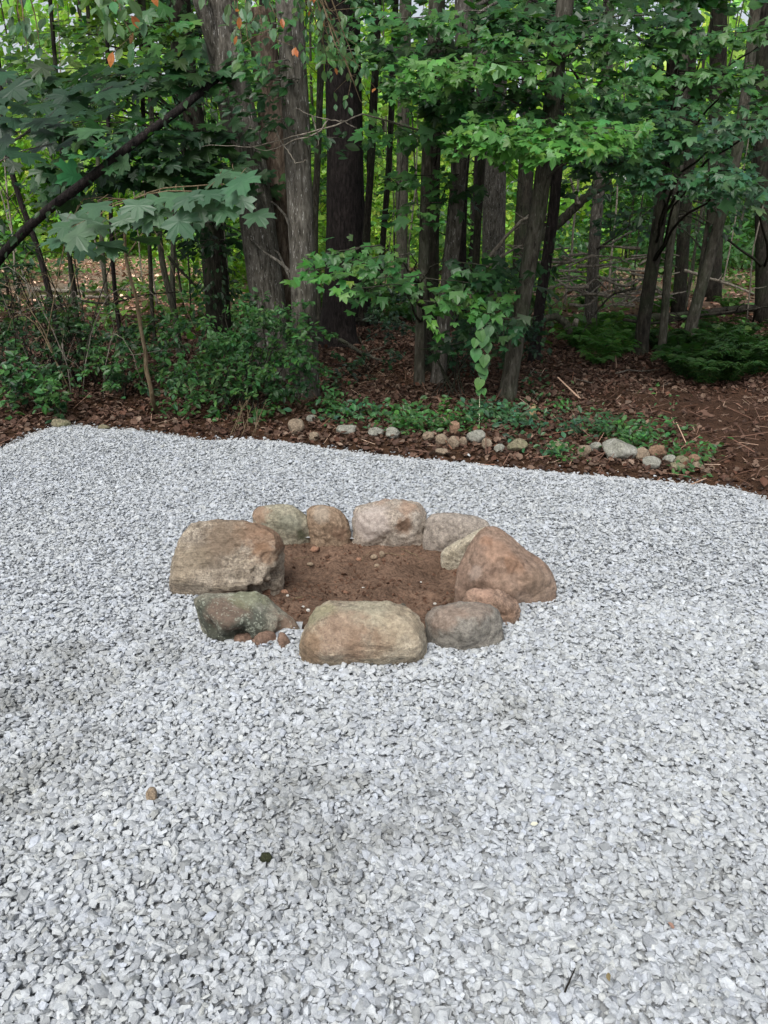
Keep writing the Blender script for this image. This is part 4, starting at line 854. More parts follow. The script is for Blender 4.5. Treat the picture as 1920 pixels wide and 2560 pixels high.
# ------------------------------------------------------------------ background woods
BG = [('background_tree', 'slender grey stem standing deep in the woods', B_GREY, 0), ('background_tree', 'slender dark stem standing deep in the woods', B_DARK, 0), ('background_tree', 'dark pine trunk standing deep in the woods', B_PINE, 1)]
cnt = 0; tries = 0
LAND = {60: 'the far left stem', 300: 'the straight dark stem', 425: 'the brown leaning stem', 530: 'the ivy trunk', 660: 'the big left leaning tree', 755: 'the pale flecked trunk', 858: 'the black pine',
        1065: 'the centre cluster', 1145: 'the ridged oak', 1238: 'the pinkish grey pine', 1330: 'the leaning maple', 1395: 'the thin black trunk', 1495: 'the crooked trunk', 1640: 'the dark fern trunk', 1710: 'the thin grey trunk', 1790: 'the forked tree', 1905: 'the far right trunk'}
while cnt < 74 and tries < 3000:
    tries += 1
    Y = 11.5 + 36 * rng.random() ** .8; hw = (Y * 960 / F) + 2.5; x = rng.uniform(-hw, hw)
    px = 960 + x / Y * F * cT
    if Y < 38 and (0 < px < 560): continue               # the bright clearing on the left
    if Y < 30 and (890 < px < 1040 or 1170 < px < 1345) : continue
    if Y < 17 and px > 1400: continue
    k = rng.choice([0, 1, 2], p=[.42, .38, .2]); nm, lab, mat, big_ = BG[k]
    z0 = G1(x, Y); top = 9 + Y * .16; r0 = rng.uniform(.06, .13) if big_ else rng.uniform(.02, .06)
    near_, pxn = min(((abs(px - q), q) for q in LAND), key=lambda v: v[0]); side_ = 'left' if px < pxn else 'right'
    t = Tree(nm, lab.replace('standing deep in the woods', ('far back' if Y > 26 else 'part way back') + ' in woods, just %s of %s' % (side_, LAND[pxn])), 'tree', lab.replace('standing ', ''), (x, Y, z0), mat)
    P = wiggle((x, Y, z0 - .1), (x + rng.normal() * .5, Y + rng.normal() * .3, top), 16, .006); t.stem(P, np.linspace(r0, r0 * .45, 16) * (1 + .3 * np.exp(-np.arange(16) * 1.5)), 9, .1, cnt)
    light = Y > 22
    base = ((.25, .44, .07) if Y > 25 else YEL) if (light and rng.random() < .85) else (BRIGHT if rng.random() < .5 else GREEN)  # sunlight on the far leaves is painted as brighter leaf colour
    if px > 1345 and big_: continue
    if px > 1345: base = GREEN if Y > 24 else DGREEN
    nb = rng.integers(9, 14) if Y > 18 else rng.integers(6, 10)
    for q in range(nb):
        zz = (rng.uniform(.8, 5.5) if rng.random() < .75 else rng.uniform(5, top)) if Y > 18 else rng.uniform(.9, top) if not big_ else rng.uniform(top * .4, top); aa = rng.random() * 6.28; L = rng.uniform(.4, 1.8)
        t.blob((x + math.cos(aa) * L, Y + math.sin(aa) * L, zz), (1.0, 1.0, .4), 80 if Y < 26 else 50, .12 + .0035 * Y, FAR, base, limb=True, twigs=2)
    for q in range(3):                                # dead side twigs low down
        zz = rng.uniform(.8, 4); aa = rng.random() * 6.28; p = np.array([x, Y, zz + z0]); tube(t.trunk, wiggle(p, p + [math.cos(aa) * .9, math.sin(aa) * .5, rng.uniform(-.1, .35)], 5, .05), np.linspace(.012, .004, 5), 4)
    t.build(); cnt += 1
# far mass of the woods
a = Acc(); n = 60000
th = rng.uniform(-.75, .75, n); rr = rng.uniform(42, 62, n); z = 15 * rng.random(n) ** 1.25
x = np.sin(th) * rr; y = np.cos(th) * rr
k = n2(x * 1.0, z * 1.6, .30, 81, 3) + .25 * n2(x, y, .5, 82) > .50 + .016 * np.clip(z - 4, 0, 99); x, y, z = x[k], y[k], z[k]; n = len(x)
leaves(a, FAR, np.stack([x, y, z], 1), np.array([0, -.3, -.6]), .62, (.25, .45, .07), (0, -.5, .8), .6, .3, .3, .35)  # sunlit look of the far mass is put into its leaf colour
o = a.build('far_woods', M_LEAF); tag(o, 'bright green mass of far foliage behind all trunks', 'far woods', kind='stuff')
# thin bare stems
for k in range(44):
    Y = rng.uniform(11, 26); hw = Y * 960 / F + .5; x = rng.uniform(-hw, hw); px = 960 + x / Y * F * cT; z0 = G1(x, Y)
    near_, pxn = min(((abs(px - q), q) for q in LAND), key=lambda v: v[0]); mt = [B_PALE, B_GREY, B_DARK][k % 3]
    t = Tree('bare_sapling', '%s bare thin stem %s in woods, just %s of %s' % (['pale', 'grey', 'dark'][k % 3], 'far back' if Y > 18 else 'mid depth', 'left' if px < pxn else 'right', LAND[pxn]), 'sapling', 'bare thin stems in the woods', (x, Y, z0), mt)
    tp = rng.uniform(2.5, 7); P = wiggle((x, Y, z0 - .05), (x + rng.normal() * .35, Y + rng.normal() * .3, tp), 12, .012); t.stem(P, np.linspace(1, .4, 12) * rng.uniform(.012, .028), 6, .1, k)
    for q in range(4):
        i = rng.integers(3, 11); aa = rng.random() * 6.28; tube(t.trunk, wiggle(P[i], P[i] + [math.cos(aa) * .6, math.sin(aa) * .3, rng.uniform(.1, .6)], 5, .05), np.linspace(.008, .003, 5), 4)
    t.build()
# low understory: saplings and bushes deeper in
for k in range(60):
    Y = rng.uniform(13, 36); hw = Y * 960 / F + 1; x = rng.uniform(-hw, hw); z0 = G1(x, Y)
    px = 960 + x / Y * F * cT; near_, pxn = min(((abs(px - q), q) for q in LAND), key=lambda v: v[0])
    if (Y < 34 and 20 < px < 560) or (Y < 21 and px > 1330): continue
    t = Tree('understory_bush', 'low green bush on the %s floor, just %s of %s' % ('distant' if Y > 23 else 'woodland', 'left' if px < pxn else 'right', LAND[pxn]), 'bush', 'low bushes deep in the woods', (x, Y, z0), B_DARK)
    P = wiggle((x, Y, z0 - .05), (x + .2, Y, z0 + 1.3), 6, .03); t.stem(P, np.linspace(.02, .006, 6), 5, 0)
    for q in range(5): t.blob((x + rng.normal() * .6, Y + rng.normal() * .6, z0 + rng.uniform(.25, 1.5)), (.6, .6, .3), 70, .10 + .003 * Y, FAR, GREEN if px > 1345 else (.25, .44, .07) if Y > 25 else YEL if Y > 19 else BRIGHT, limb=True, twigs=1)  # deeper bushes get brighter leaf colour in place of sunlight
    t.build()

# ------------------------------------------------------------------ bushes at the edge of the woods
def bush(name, label, cat, group, base, blobs, size, cols, templ=OV, stems=9, mat=B_DARK, per=170):
    """blobs: (px,py,Y,rx px, ry px)"""
    t = Tree(name, label, cat, group, base, mat); b = np.array(base)
    t.path = np.array([b, b + [0, 0, .15]]); t.rad = np.array([.01, .008])
    for (px, py, Y, rx, ry) in blobs:
        m = Y / F * 1.03; c = PY(px, py, Y); rx *= m; ry *= m
        for _ in range(max(1, stems // len(blobs))):
            e = c + rng.normal(size=3) * [rx * .5, .2, ry * .5]; tube(t.trunk, wiggle(b + rng.normal(size=3) * [.12, .08, 0], e, 9, .03, .08), np.linspace(.007, .002, 9), 4)
        n = int(2.3 * per * rx * ry / .05) + 20
        K = max(3, n // 24)                     # short leafy shoots
        for _ in range(K):
            o_ = norm(rng.normal(size=3)) * rng.random() ** .5 * [rx, .38, ry]; p = c + o_
            d = norm(np.array([o_[0] * 1.2 + rng.normal() * .15, -abs(rng.normal()) * .2, rng.normal() * .25 - .05]) + 1e-3); L = rng.uniform(.12, .3)
            q = wiggle(p, p + d * L - [0, 0, L * .3], 5, .05); tube(t.trunk, q, np.linspace(.0025, .001, 5), 3, cap=False)
            u = rng.random(24); s_ = norm(np.cross(d, [0, 0, 1.])); sd_ = np.where(rng.random(24) < .5, -1, 1)
            pos = q[0] + (q[-1] - q[0]) * u[:, None] + s_ * (sd_ * .02)[:, None] + rng.normal(size=(24, 3)) * .012
            leaves(t.crown, templ, pos, s_ * sd_[:, None] + d * .6, size, cols[rng.integers(len(cols))], (0, -.45, .9), .42, .3, .25)
    return t.build()
bush('bush', 'wide leafy green bush at the foot of the big pair of trunks', 'bush', 'bushes at the wood edge', PG(600, 1040),
     [(520, 880, 7.0, 110, 80), (620, 850, 7.0, 110, 90), (700, 900, 6.7, 90, 90), (560, 780, 7.4, 110, 50), (690, 780, 6.9, 90, 50), (740, 830, 6.6, 50, 50), (620, 950, 6.6, 120, 60), (740, 960, 6.5, 60, 50), (500, 950, 6.8, 60, 50)],
     .05, [GREEN, DGREEN, (.045, .13, .04), (.07, .17, .05)], per=125, stems=22)
bush('bush', 'bright green rounded bush between the sapling and the wide bush', 'bush', 'bushes at the wood edge', PG(330, 1000),
     [(300, 830, 7.4, 80, 60), (380, 850, 7.5, 90, 70), (260, 900, 7.2, 60, 60), (420, 920, 7.2, 60, 50), (300, 950, 7.0, 70, 40)], .055, [GREEN, (.055, .14, .035), DGREEN], per=90, stems=14)
bush('bush', 'low ivy leaved bush in the left corner above the gravel', 'bush', 'bushes at the wood edge', PG(80, 1030),
     [(60, 930, 6.6, 70, 50), (110, 970, 6.5, 60, 40), (30, 870, 7.0, 60, 50), (20, 980, 6.4, 40, 30), (140, 1000, 6.4, 30, 20)], .065, [DGREEN, GREEN], per=90, stems=10)
bush('bramble', 'tall dark tangled bramble along the far left edge', 'bramble', 'bushes at the wood edge', PG(120, 980),
     [(60, 790, 7.6, 110, 60), (170, 820, 7.9, 90, 50), (20, 660, 7.8, 70, 80), (100, 880, 7.4, 120, 50), (230, 860, 7.8, 60, 50)], .055, [DGREEN, (.03, .07, .02)], per=75, stems=40, mat=B_PINE)
bush('bush', 'dark leafy shrub round the feet of the centre cluster trunks', 'bush', 'bushes at the wood edge', PG(1120, 1000),
     [(1000, 740, 9.6, 90, 60), (1180, 860, 8.6, 100, 60), (1290, 830, 8.4, 60, 80), (1150, 800, 9, 90, 60), (960, 800, 10, 60, 40)], .06, [DGREEN, (.03, .065, .04)], per=60, stems=14)
bush('bush', 'small shrub right of the black pine foot', 'bush', 'bushes at the wood edge', PG(920, 940), [(920, 890, 8.6, 70, 40), (870, 930, 8.0, 50, 30)], .055, [(.04, .08, .05), DGREEN], per=60)
# hanging vine with heart shaped leaves on a thin pale cane
HEART = fan([(0, 1.0), (.22, .75), (.4, .45), (.42, .2), (.28, .0), (.1, -.04), (0, .08)], (0, .4), .1, .15)
vr = empty('climbing_vine', PG(1198, 1078), 'bright green heart leaved vine hanging on a thin pale cane', 'vine')
a = Acc(); cane = [PG(1198, 1080, -.03), PY(1199, 1000, 6.35), PY(1200, 900, 6.35), PY(1206, 820, 6.4)]; tube(a, smooth_path(cane, 20), .0035, 6)
a.build('cane', bark_mat('pale_cane', (.25, .27, .18), (.4, .42, .3), (.5, .52, .4), 0, bumpd=.001), vr, PG(1198, 1078), smooth=True)
for k, (x, y, s_) in enumerate([(1212, 850, .11), (1200, 838, .10), (1192, 885, .11), (1212, 900, .105), (1196, 920, .12), (1206, 935, .10), (1202, 960, .10), (1196, 985, .06), (1218, 870, .09), (1190, 860, .08), (1225, 830, .09), (1205, 812, .09), (1218, 800, .08), (1208, 985, .06)]):
    a = Acc(); p = PY(x, y - 14, 6.25 + .01 * (k % 3)); N = np.array([[rng.normal() * .3, -1, .35]]); X, Y, Z = frame_from(N, np.array([[rng.normal() * .25, 0, -1.]]))
    inst(a, HEART[0], HEART[1], p[None], X, Y, Z, np.array([s_ * 1.05]), col_var((.055, .155, .04), 1, .15)); a.build('leaf', M_LEAF, vr, PG(1198, 1078))

# ------------------------------------------------------------------ ferns
def fern_mesh():
    a = Acc()
    for k in range(11):
        az = k / 11 * 6.28 + rng.normal() * .2; L = rng.uniform(.38, .6); d = np.array([math.cos(az), math.sin(az), 0])
        t = np.linspace(0, 1, 9)[:, None]; P = d * (t * L * .85) + np.array([0, 0, 1]) * (np.sin(t * 2.2) * L * .55); tube(a, P, np.linspace(.003, .001, 9), 3, (.05, .08, .02), cap=False)
        u = np.linspace(.12, .98, 22); pos = np.stack([np.interp(u, t[:, 0], P[:, c]) for c in range(3)], 1); s_ = np.cross(d, [0, 0, 1.])
        ln = .13 * np.sin(u ** .7 * math.pi) ** .8 + .012
        for sg in (-1, 1):
            X, Y, Z = frame_from(np.tile([0, 0, 1.], (22, 1)) + d * .3 + rng.normal(size=(22, 3)) * .12, s_ * sg + d * .35 - np.array([0, 0, .2]) + np.zeros((22, 1)))
            inst(a, OV_S[0], OV_S[1], pos, X, Y, Z, np.stack([np.full(22, .05), ln, ln], 1), col_var((.05, .14, .025), 22, .12))
    return a
fa = [fern_mesh() for _ in range(8)]; fm = []
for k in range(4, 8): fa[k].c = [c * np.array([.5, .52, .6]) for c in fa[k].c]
for k in range(8):
    o = fa[k].build('fern', M_FERN); fm.append(o.data); bpy.data.objects.remove(o)
def fern(px, py, s_, label, group, zoff=0):
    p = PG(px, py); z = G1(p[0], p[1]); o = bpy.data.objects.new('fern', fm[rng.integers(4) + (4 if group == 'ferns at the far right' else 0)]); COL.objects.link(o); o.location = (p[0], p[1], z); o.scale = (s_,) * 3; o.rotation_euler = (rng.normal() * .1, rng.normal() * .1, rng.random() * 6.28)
    tag(o, label, 'fern', group)
ORD = 'first second third fourth fifth sixth seventh eighth ninth tenth eleventh twelfth thirteenth fourteenth fifteenth sixteenth seventeenth eighteenth nineteenth'.split()
for k, (px, py) in enumerate(sorted([(1480, 880), (1520, 900), (1560, 880), (1500, 850), (1540, 850), (1580, 860), (1450, 860), (1460, 820), (1500, 820), (1550, 825), (1600, 850)])):
    fern(px, py + rng.normal() * 5, rng.uniform(.75, 1.0), ORD[k] + ' green fern from the left in the patch beside the dark trunk', 'ferns left of the dark trunk')
for k, (px, py) in enumerate(sorted([(1700, 900), (1740, 920), (1780, 930), (1720, 870), (1760, 880), (1800, 900), (1840, 920), (1880, 930), (1690, 870), (1830, 880), (1870, 890), (1910, 900), (1760, 950), (1820, 950), (1900, 950), (1650, 880), (1720, 940), (1780, 860), (1850, 850)])):
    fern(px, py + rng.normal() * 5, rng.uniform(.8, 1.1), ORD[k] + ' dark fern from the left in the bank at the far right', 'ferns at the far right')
for k, (px, py, s_) in enumerate(sorted([(960, 800, .9), (1000, 790, .9), (1030, 800, .8), (985, 770, .9), (800, 740, 1), (810, 770, .9), (1640, 790, .9), (1670, 770, 1), (1470, 770, .9), (1850, 790, .8), (1820, 780, .8), (960, 760, .9), (1050, 770, .9)])):
    fern(px, py, s_, ORD[k] + ' light green fern from the left on the floor between trunks', 'ferns between the trunks')
fern(1490, 912, .62, 'lone pale fern on the leaf litter left of the fern patch', None)

# ------------------------------------------------------------------ leaf litter, ground ivy, far floor plants
LIT = (np.array([(0, 0, 0), (.3, .2, .14), (.36, .6, .2), (0, 1, .1), (-.34, .65, .05), (-.3, .2, .16), (0, .5, -.06)]), [np.array([[6, 0, 1], [6, 1, 2], [6, 2, 3], [6, 3, 4], [6, 4, 5], [6, 5, 0]])])
def litter_cols(n, dark=1.0):
    pal = np.array([[.12, .065, .045], [.17, .10, .07], [.24, .16, .115], [.085, .048, .034], [.3, .215, .16], [.14, .065, .04]])
    return pal[rng.choice(6, n, p=[.26, .24, .15, .2, .05, .1])] * np.exp(rng.normal(size=(n, 1)) * .25) * dark
a = Acc()
n = 150000; x = rng.uniform(-6.5, 6.5, n); y = 4.4 + 9.6 * rng.random(n) ** 1.0
out = ~inpoly(x, y, GRAV); e = dpoly(x, y, EDGE, False)
soilr = sstep(1.9, 2.7, x + rng.normal(size=n) * .3) * sstep(8.3, 7.2, y)
dens = sstep(.28, .5, n2(x, y, 1.1, 91)) * .75 + .3
k = out & (e > .03) & (rng.random(n) < dens * (1 - .93 * soilr) * np.where(y < 6.7, .75, 1)); x, y = x[k], y[k]; n = len(x)
X, Y, Z = rand_rot(n, .5)
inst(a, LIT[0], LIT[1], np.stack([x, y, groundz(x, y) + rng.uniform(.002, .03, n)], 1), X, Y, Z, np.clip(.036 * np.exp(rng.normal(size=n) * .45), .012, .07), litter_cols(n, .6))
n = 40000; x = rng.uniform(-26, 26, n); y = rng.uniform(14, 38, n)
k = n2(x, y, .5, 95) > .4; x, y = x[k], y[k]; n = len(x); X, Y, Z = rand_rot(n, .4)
inst(a, LIT[0], LIT[1], np.stack([x, y, groundz(x, y) + .02], 1), X, Y, Z, .095 * np.exp(rng.normal(size=n) * .3), litter_cols(n, 1.3) * np.where(x < -2.0, 1.9, 1.0)[:, None])  # left clearing litter brightened, its sunlight painted into the colour
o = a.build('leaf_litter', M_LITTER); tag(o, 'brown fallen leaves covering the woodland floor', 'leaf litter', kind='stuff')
# pine needles and fine twigs over the litter
a = Acc(); n = 9000; x = rng.uniform(-5.5, 5.5, n); y = rng.uniform(4.6, 10, n); k = ~inpoly(x, y, GRAV) & (dpoly(x, y, EDGE, False) > .02); x, y = x[k], y[k]; n = len(x)
X, Y, Z = rand_rot(n, .3); NEED = (np.array([(-.02, 0, 0), (.02, 0, 0), (.015, 1, .05), (-.015, 1, .05)]), [np.array([[0, 1, 2, 3]])])
inst(a, NEED[0], NEED[1], np.stack([x, y, groundz(x, y) + .02], 1), X, Y, Z, .11 * np.exp(rng.normal(size=n) * .4), litter_cols(n, 1.2))
o = a.build('needle_litter', M_LITTER); tag(o, 'thin dry needles and twig bits on the woodland floor', 'needle litter', kind='stuff')
a = Acc()
def patch(px, py, rx, ry, n, size, base):
    q = rng.normal(size=(n, 2)) * .55; P = np.array([PG(px + rx * u, py + ry * v_) for u, v_ in q]); k = ~inpoly(P[:, 0], P[:, 1], GRAV) & (n2(P[:, 0], P[:, 1], 3.2, 98) + rng.normal(size=len(P)) * .06 > .5); P = P[k]
    if len(P) == 0: return
    P[:, 2] = groundz(P[:, 0], P[:, 1]) + rng.random(len(P)) ** 1.3 * .13 + .015
    leaves(a, OV, P, rng.normal(size=(len(P), 3)), size, base, (0, -.3, 1), .45, .2)
for args in [(1000, 1080, 90, 10, 240, .045, GREEN), (1130, 1078, 90, 9, 240, .045, GREEN), (1560, 1120, 110, 10, 260, .04, GREEN), (1700, 1140, 60, 10, 120, .04, GREEN), (860, 1075, 60, 8, 160, .045, GREEN), (900, 1060, 90, 20, 420, .05, BLUEG), (1010, 1050, 70, 20, 300, .05, GREEN), (1080, 1040, 50, 20, 220, .055, GREEN), (1210, 1050, 70, 20, 320, .05, BLUEG), (1290, 1070, 80, 22, 420, .05, BLUEG), (1370, 1090, 80, 26, 460, .05, (.04, .10, .055)),
             (1470, 1080, 90, 24, 420, .048, (.045, .11, .05)), (1570, 1095, 90, 18, 320, .045, GREEN), (1700, 1105, 90, 16, 200, .04, GREEN), (1760, 1150, 40, 14, 60, .04, GREEN), (1400, 1010, 60, 30, 120, .045, GREEN), (1640, 1000, 60, 24, 60, .04, GREEN),
             (840, 1040, 50, 20, 160, .05, GREEN), (1380, 1130, 50, 14, 140, .045, BLUEG), (1420, 1150, 40, 10, 60, .045, GREEN), (420, 1040, 80, 14, 90, .045, GREEN), (640, 1055, 60, 14, 90, .05, GREEN), (1720, 1180, 50, 10, 40, .04, GREEN), (1340, 970, 60, 40, 110, .05, DGREEN), (820, 980, 60, 20, 80, .05, DGREEN), (200, 1000, 60, 20, 90, .05, GREEN)]:
    patch(*args)
o = a.build('ground_ivy', M_LEAF); tag(o, 'low green ivy and seedlings along the stones at the gravel edge', 'ground cover', kind='stuff')
a = Acc(); n = 26000; x = rng.uniform(-20, 22, n); y = rng.uniform(10.5, 40, n); k = n2(x, y, .38, 97) > .52; x, y = x[k], y[k]; n = len(x)
leaves(a, FAR, np.stack([x, y, groundz(x, y) + rng.random(n) * .3], 1), rng.normal(size=(n, 3)), .13, (.075, .165, .03), (0, -.2, 1), .6, .1, .35, .35)
o = a.build('floor_plants', M_LEAF); tag(o, 'patches of bright low plants on the far woodland floor', 'undergrowth', kind='stuff')

# ------------------------------------------------------------------ edging cobbles
EM = [rock_mat('cobble_grey', ((.14, .14, .115), (.24, .24, .205), (.34, .34, .305)), 2, speck=.4), rock_mat('cobble_tan', ((.13, .10, .07), (.23, .18, .13), (.31, .26, .195)), 2, speck=.4), rock_mat('cobble_orange', ((.14, .085, .055), (.23, .145, .095), (.29, .2, .145)), 2, speck=.4),
      rock_mat('cobble_mossy', ((.09, .085, .05), (.19, .17, .11), (.27, .25, .17)), 2, moss=.5, speck=.4)]
CB = [(980, 1081, 42, 28, 0, 'pale grey cobble at the left end of the cluster, half under ivy'), (1070, 1087, 32, 24, 1, 'small tan cobble left of the round cobble group'), (1103, 1096, 34, 30, 1, 'egg shaped tan cobble below the orange one'),
      (1137, 1072, 30, 36, 2, 'orange cobble standing highest in the round cobble group'), (1133, 1102, 32, 32, 1, 'rounded brown cobble under the orange one'), (1158, 1100, 22, 24, 1, 'narrow tan cobble between brown and large grey ones'),
      (1191, 1090, 52, 38, 0, 'largest grey cobble at the foot of the vine cane'), (1217, 1104, 28, 30, 1, 'tan cobble touching the large grey one on its right'), (1293, 1108, 54, 36, 3, 'blocky mossy brown stone standing alone right of the vine'),
      (1106, 1121, 38, 16, 1, 'flat tan stone at the gravel edge under the egg shaped cobble'), (1104, 1062, 50, 26, 3, 'mossy stone behind the round cobble group'), (1394, 1106, 54, 22, 3, 'flat mossy stone buried in ivy'),
      (1459, 1117, 38, 30, 1, 'dull tan cobble left of the long pale boulder'), (1490, 1108, 34, 24, 0, 'grey cobble touching the left end of the long pale boulder'), (1545, 1118, 92, 50, 0, 'long pale boulder, largest of the edging stones'), (1604, 1130, 34, 36, 1, 'tan upright cobble at the right end of the long pale boulder'),
      (1644, 1124, 46, 34, 2, 'orange brown cobble right of the tan upright one'), (1626, 1151, 46, 30, 0, 'grey cobble in front of the orange brown one'), (1672, 1142, 34, 24, 0, 'small grey cobble right of the front grey one'), (1702, 1146, 36, 24, 3, 'mossy cobble in the right hand group'),
      (1744, 1162, 32, 24, 1, 'rightmost small tan cobble at the end of the row'), (1692, 1160, 40, 20, 3, 'flat mossy cobble in front at the right end'), (1736, 1141, 32, 20, 2, 'flat brown cobble behind the rightmost one'),
      (741, 1064, 42, 40, 1, 'big round tan cobble under the wide bush'), (784, 1084, 28, 22, 1, 'small round tan cobble right of the big round one'), (778, 1050, 24, 18, 0, 'small grey cobble behind the big round one'), (866, 1069, 54, 22, 0, 'flat grey stone in the ivy left of centre'),
      (940, 1078, 42, 22, 0, 'flat pale stone beside the left end pale cobble'), (152, 1055, 44, 22, 3, 'mossy stone at the upper left corner of the gravel'), (260, 1060, 30, 14, 3, 'small mossy stone on the top left edge of the gravel'), (1250, 1112, 30, 20, 0, 'small grey stone left of the blocky mossy one')]
for k, (px, py, w_, h_, mi, lab) in enumerate(CB):
    cobble('edging_stone', lab, 'cobble', 'cobbles edging the gravel', px, py + 3, w_ * .97, h_ * 1.02, EM[mi], lambda x, y: np.where(inpoly(x, y, GRAV), gz(x, y), groundz(x, y)), 400 + k, fac=4, sub=4, rough=.1, sink=.22)

# ------------------------------------------------------------------ stump, fallen logs, sticks
a = Acc(); p = PG(1330, 1040); z0 = G1(p[0], p[1]); p[2] = z0
tube(a, smooth_path([p - [0, 0, .05], p + [0, 0, .05], p + [.02, .03, .11]], 20), np.linspace(.058, .018, 20), 24, rough=1.1, seed=77)
o = a.build('tree_stump', bark_mat('stump_wood', (.16, .11, .06), (.32, .25, .14), (.46, .38, .24), .4, (.5, .45, .3)), None, tuple(p), smooth=True); tag(o, 'small ragged pale yellow stump in the leaf litter right of the leaning maple', 'stump')
a = Acc(); P = [PG(1432, 838, 0), PY(1436, 815, 10.6), PY(1441, 800, 10.6)]; tube(a, smooth_path(P, 10), np.linspace(.06, .035, 10), 12, rough=.2)
o = a.build('broken_stub', B_PALE, None, tuple(P[0]), smooth=True); tag(o, 'short white broken stub beside the arching dead limb', 'stump')
def log(label, pts, r0, r1, mat, group='fallen limbs and logs', name='fallen_branch', cat='branch', side=3, n=24, seg=9):
    a = Acc(); P = smooth_path([PG(x, y, z) if Y is None else PY(x, y, Y) for x, y, Y, z in pts], n); P = P + rng.normal(size=P.shape) * r0 * .12
    tube(a, P, np.linspace(r0, r1, n), seg, rough=.25, seed=n + len(label))
    L = np.linalg.norm(P[-1] - P[0])
    for _ in range(side):
        k = rng.integers(n // 4, n - 2); d = norm(np.array([rng.normal(), rng.normal() * .6, abs(rng.normal()) * .7])); q = wiggle(P[k], P[k] + d * L * rng.uniform(.1, .28), 8, .06); tube(a, q, np.linspace(r0 * .4, r0 * .1, 8), 5)
    o = a.build(name, mat, None, tuple(P[0]), smooth=True); tag(o, label, cat, group)
log('pale fallen limb running diagonally behind the leaning maple', [(1340, 600, 11.2, 0), (1400, 555, 11.2, 0), (1450, 505, 11.2, 0), (1524, 450, 11.2, 0)], .07, .05, B_GREY, side=2)
log('forked dead spike rising from the pale diagonal limb', [(1445, 512, 11.1, 0), (1432, 470, 11.1, 0), (1424, 440, 11.1, 0)], .035, .012, B_PALE, side=1)
log('dead white branch tangle at the foot of the pinkish grey pine', [(1225, 640, 11.8, 0), (1270, 585, 11.8, 0), (1310, 545, 11.8, 0), (1370, 535, 11.8, 0)], .03, .01, B_PALE, side=9)
log('low white dead branch left of the leaning maple', [(1190, 690, 11.5, 0), (1240, 650, 11.5, 0), (1290, 620, 11.5, 0), (1340, 600, 11.5, 0)], .028, .01, B_PALE, side=7)
log('arching dead limb bending down to the ground on the right', [(1350, 800, 10.6, 0), (1390, 790, 10.6, 0), (1412, 805, 10.6, 0), (1425, 835, 10.6, 0)], .045, .05, B_GREY, side=2)
log('long mossy log lying across the floor at the far right', [(1560, 800, 13, 0), (1700, 790, 13, 0), (1830, 775, 13, 0), (1930, 765, 13, 0)], .07, .06, B_DARK, name='fallen_log', cat='log')
log('pale thin limb sloping down to the right at the far right', [(1710, 675, 12, 0), (1770, 695, 12, 0), (1830, 712, 12, 0), (1885, 735, 12, 0)], .025, .015, B_PALE)
log('dark curved branch in front of the forked tree', [(1560, 800, 10.5, 0), (1640, 810, 10.5, 0), (1740, 790, 10.5, 0), (1900, 770, 10.5, 0)], .022, .01, B_DARK, side=6)
log('long dark drooping branch left of the dark trunk in the ferns', [(1590, 720, 9.9, 0), (1530, 735, 9.9, 0), (1480, 790, 9.9, 0), (1455, 835, 9.9, 0)], .018, .006, B_DARK, side=5)
log('bleached log lying in the sunlit clearing on the left', [(80, 722, None, .1), (170, 728, None, .1), (250, 726, None, .1), (340, 722, None, .1)], .05, .04, B_PALE, name='fallen_log', cat='log')
log('second bleached log just below the first in the clearing', [(100, 742, None, .1), (200, 744, None, .08), (300, 740, None, .1)], .04, .035, B_PALE, name='fallen_log', cat='log')
log('dark long branch lying behind the sapling across the bramble', [(120, 772, 9, 0), (200, 750, 9.2, 0), (270, 762, 9, 0), (350, 738, 9.3, 0), (470, 728, 9.6, 0)], .016, .006, B_DARK, side=7)
log('dark slanting branch in front of the brown leaning stem', [(420, 640, 9.3, 0), (450, 675, 9.3, 0), (490, 715, 9.3, 0)], .02, .012, B_DARK, side=4)
log('rotting brown log at the left edge above the corner bush', [(-30, 915, 7.4, 0), (40, 935, 7.3, 0), (120, 957, 7.2, 0)], .05, .04, B_SNAG, name='fallen_log', cat='log', side=1)
log('branch lying behind the black pine foot on leaf litter', [(800, 800, 10.9, 0), (900, 800, 11, 0), (1000, 812, 11, 0)], .025, .015, B_GREY, side=6)
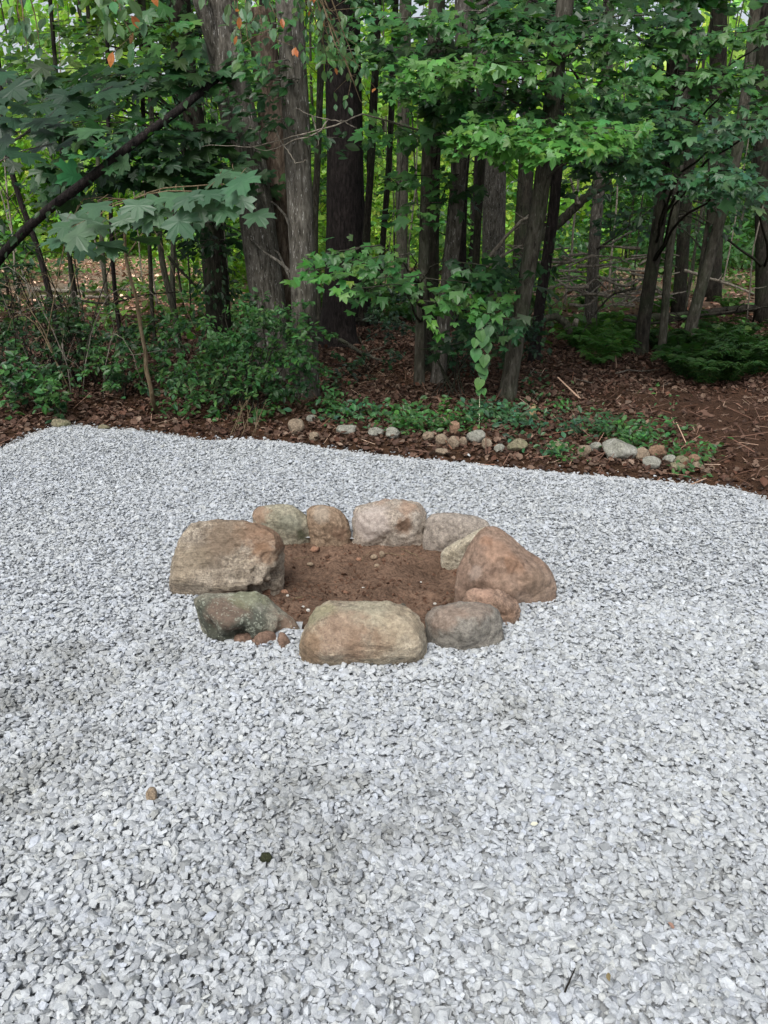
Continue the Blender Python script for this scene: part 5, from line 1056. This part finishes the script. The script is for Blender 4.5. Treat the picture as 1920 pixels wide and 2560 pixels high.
log('root like branch beside the black pine foot', [(850, 850, 10.2, 0), (900, 880, 9.4, 0), (960, 905, 8.7, 0)], .03, .012, B_GREY, side=3)
for k in range(48):                          # brush heap between the trunks, every stick on its own
    x0 = rng.uniform(1370, 1600); y0 = rng.uniform(620, 770); L = rng.uniform(60, 150) * rng.choice([-1, 1]); Y = rng.uniform(10.6, 12.6)
    xm = x0 + L * .5; rk = rng.uniform(.012, .028)
    log('%s %s dead stick, %s in the %s of the brush heap' % ('thick' if rk > .02 else 'thin', 'pale' if k % 3 == 0 else 'grey', 'high' if y0 < 665 else 'midway' if y0 < 720 else 'low', 'left end' if xm < 1400 else 'left half' if xm < 1460 else 'middle' if xm < 1520 else 'right half' if xm < 1580 else 'right end'), [(x0, y0, Y, 0), (x0 + L * .5, y0 + rng.normal() * 14, Y, 0), (x0 + L, y0 + rng.normal() * 22, Y + .3, 0)], rk, .008, B_PALE if k % 3 == 0 else B_DEAD, 'sticks of the brush heap', 'dead_stick', 'stick', side=3, n=12, seg=5)
for k in range(14):
    px = rng.uniform(0, 1800); py = rng.uniform(880, 1030); p = PG(px, py)
    if inpoly(np.array([p[0]]), np.array([p[1]]), GRAV)[0]: continue
    aa = rng.random() * 3.14; L = rng.uniform(.2, .7); q = p + [math.cos(aa) * L, math.sin(aa) * L, 0]; p[2] = G1(p[0], p[1]) + .035; q[2] = G1(q[0], q[1]) + .04
    twig('ground_stick', 'thin dead stick lying loose on the leaf litter', 'stick', 'loose sticks on the leaf litter', wiggle(p, q, 8, .03), rng.uniform(.004, .009), B_DEAD, 5, [(4, (.3, .3, .3), L * .3)])
for k in range(9):
    px = 575 + k * 9; p = PG(px, 1085 - (k % 3) * 8, 0); q = p + [rng.normal() * .06 + .05, .12, .16 + rng.random() * .1]
    twig('dry_stalk', 'cut dry stalk leaning at the foot of the wide bush', 'stalk', 'dry stalks under the wide bush', wiggle(p - [0, 0, .02], q, 6, .03), .0035, B_SAP, 4)
print('objects', len(bpy.data.objects), 'tris', sum(len(o.data.polygons) for o in bpy.data.objects if o.type == 'MESH'))
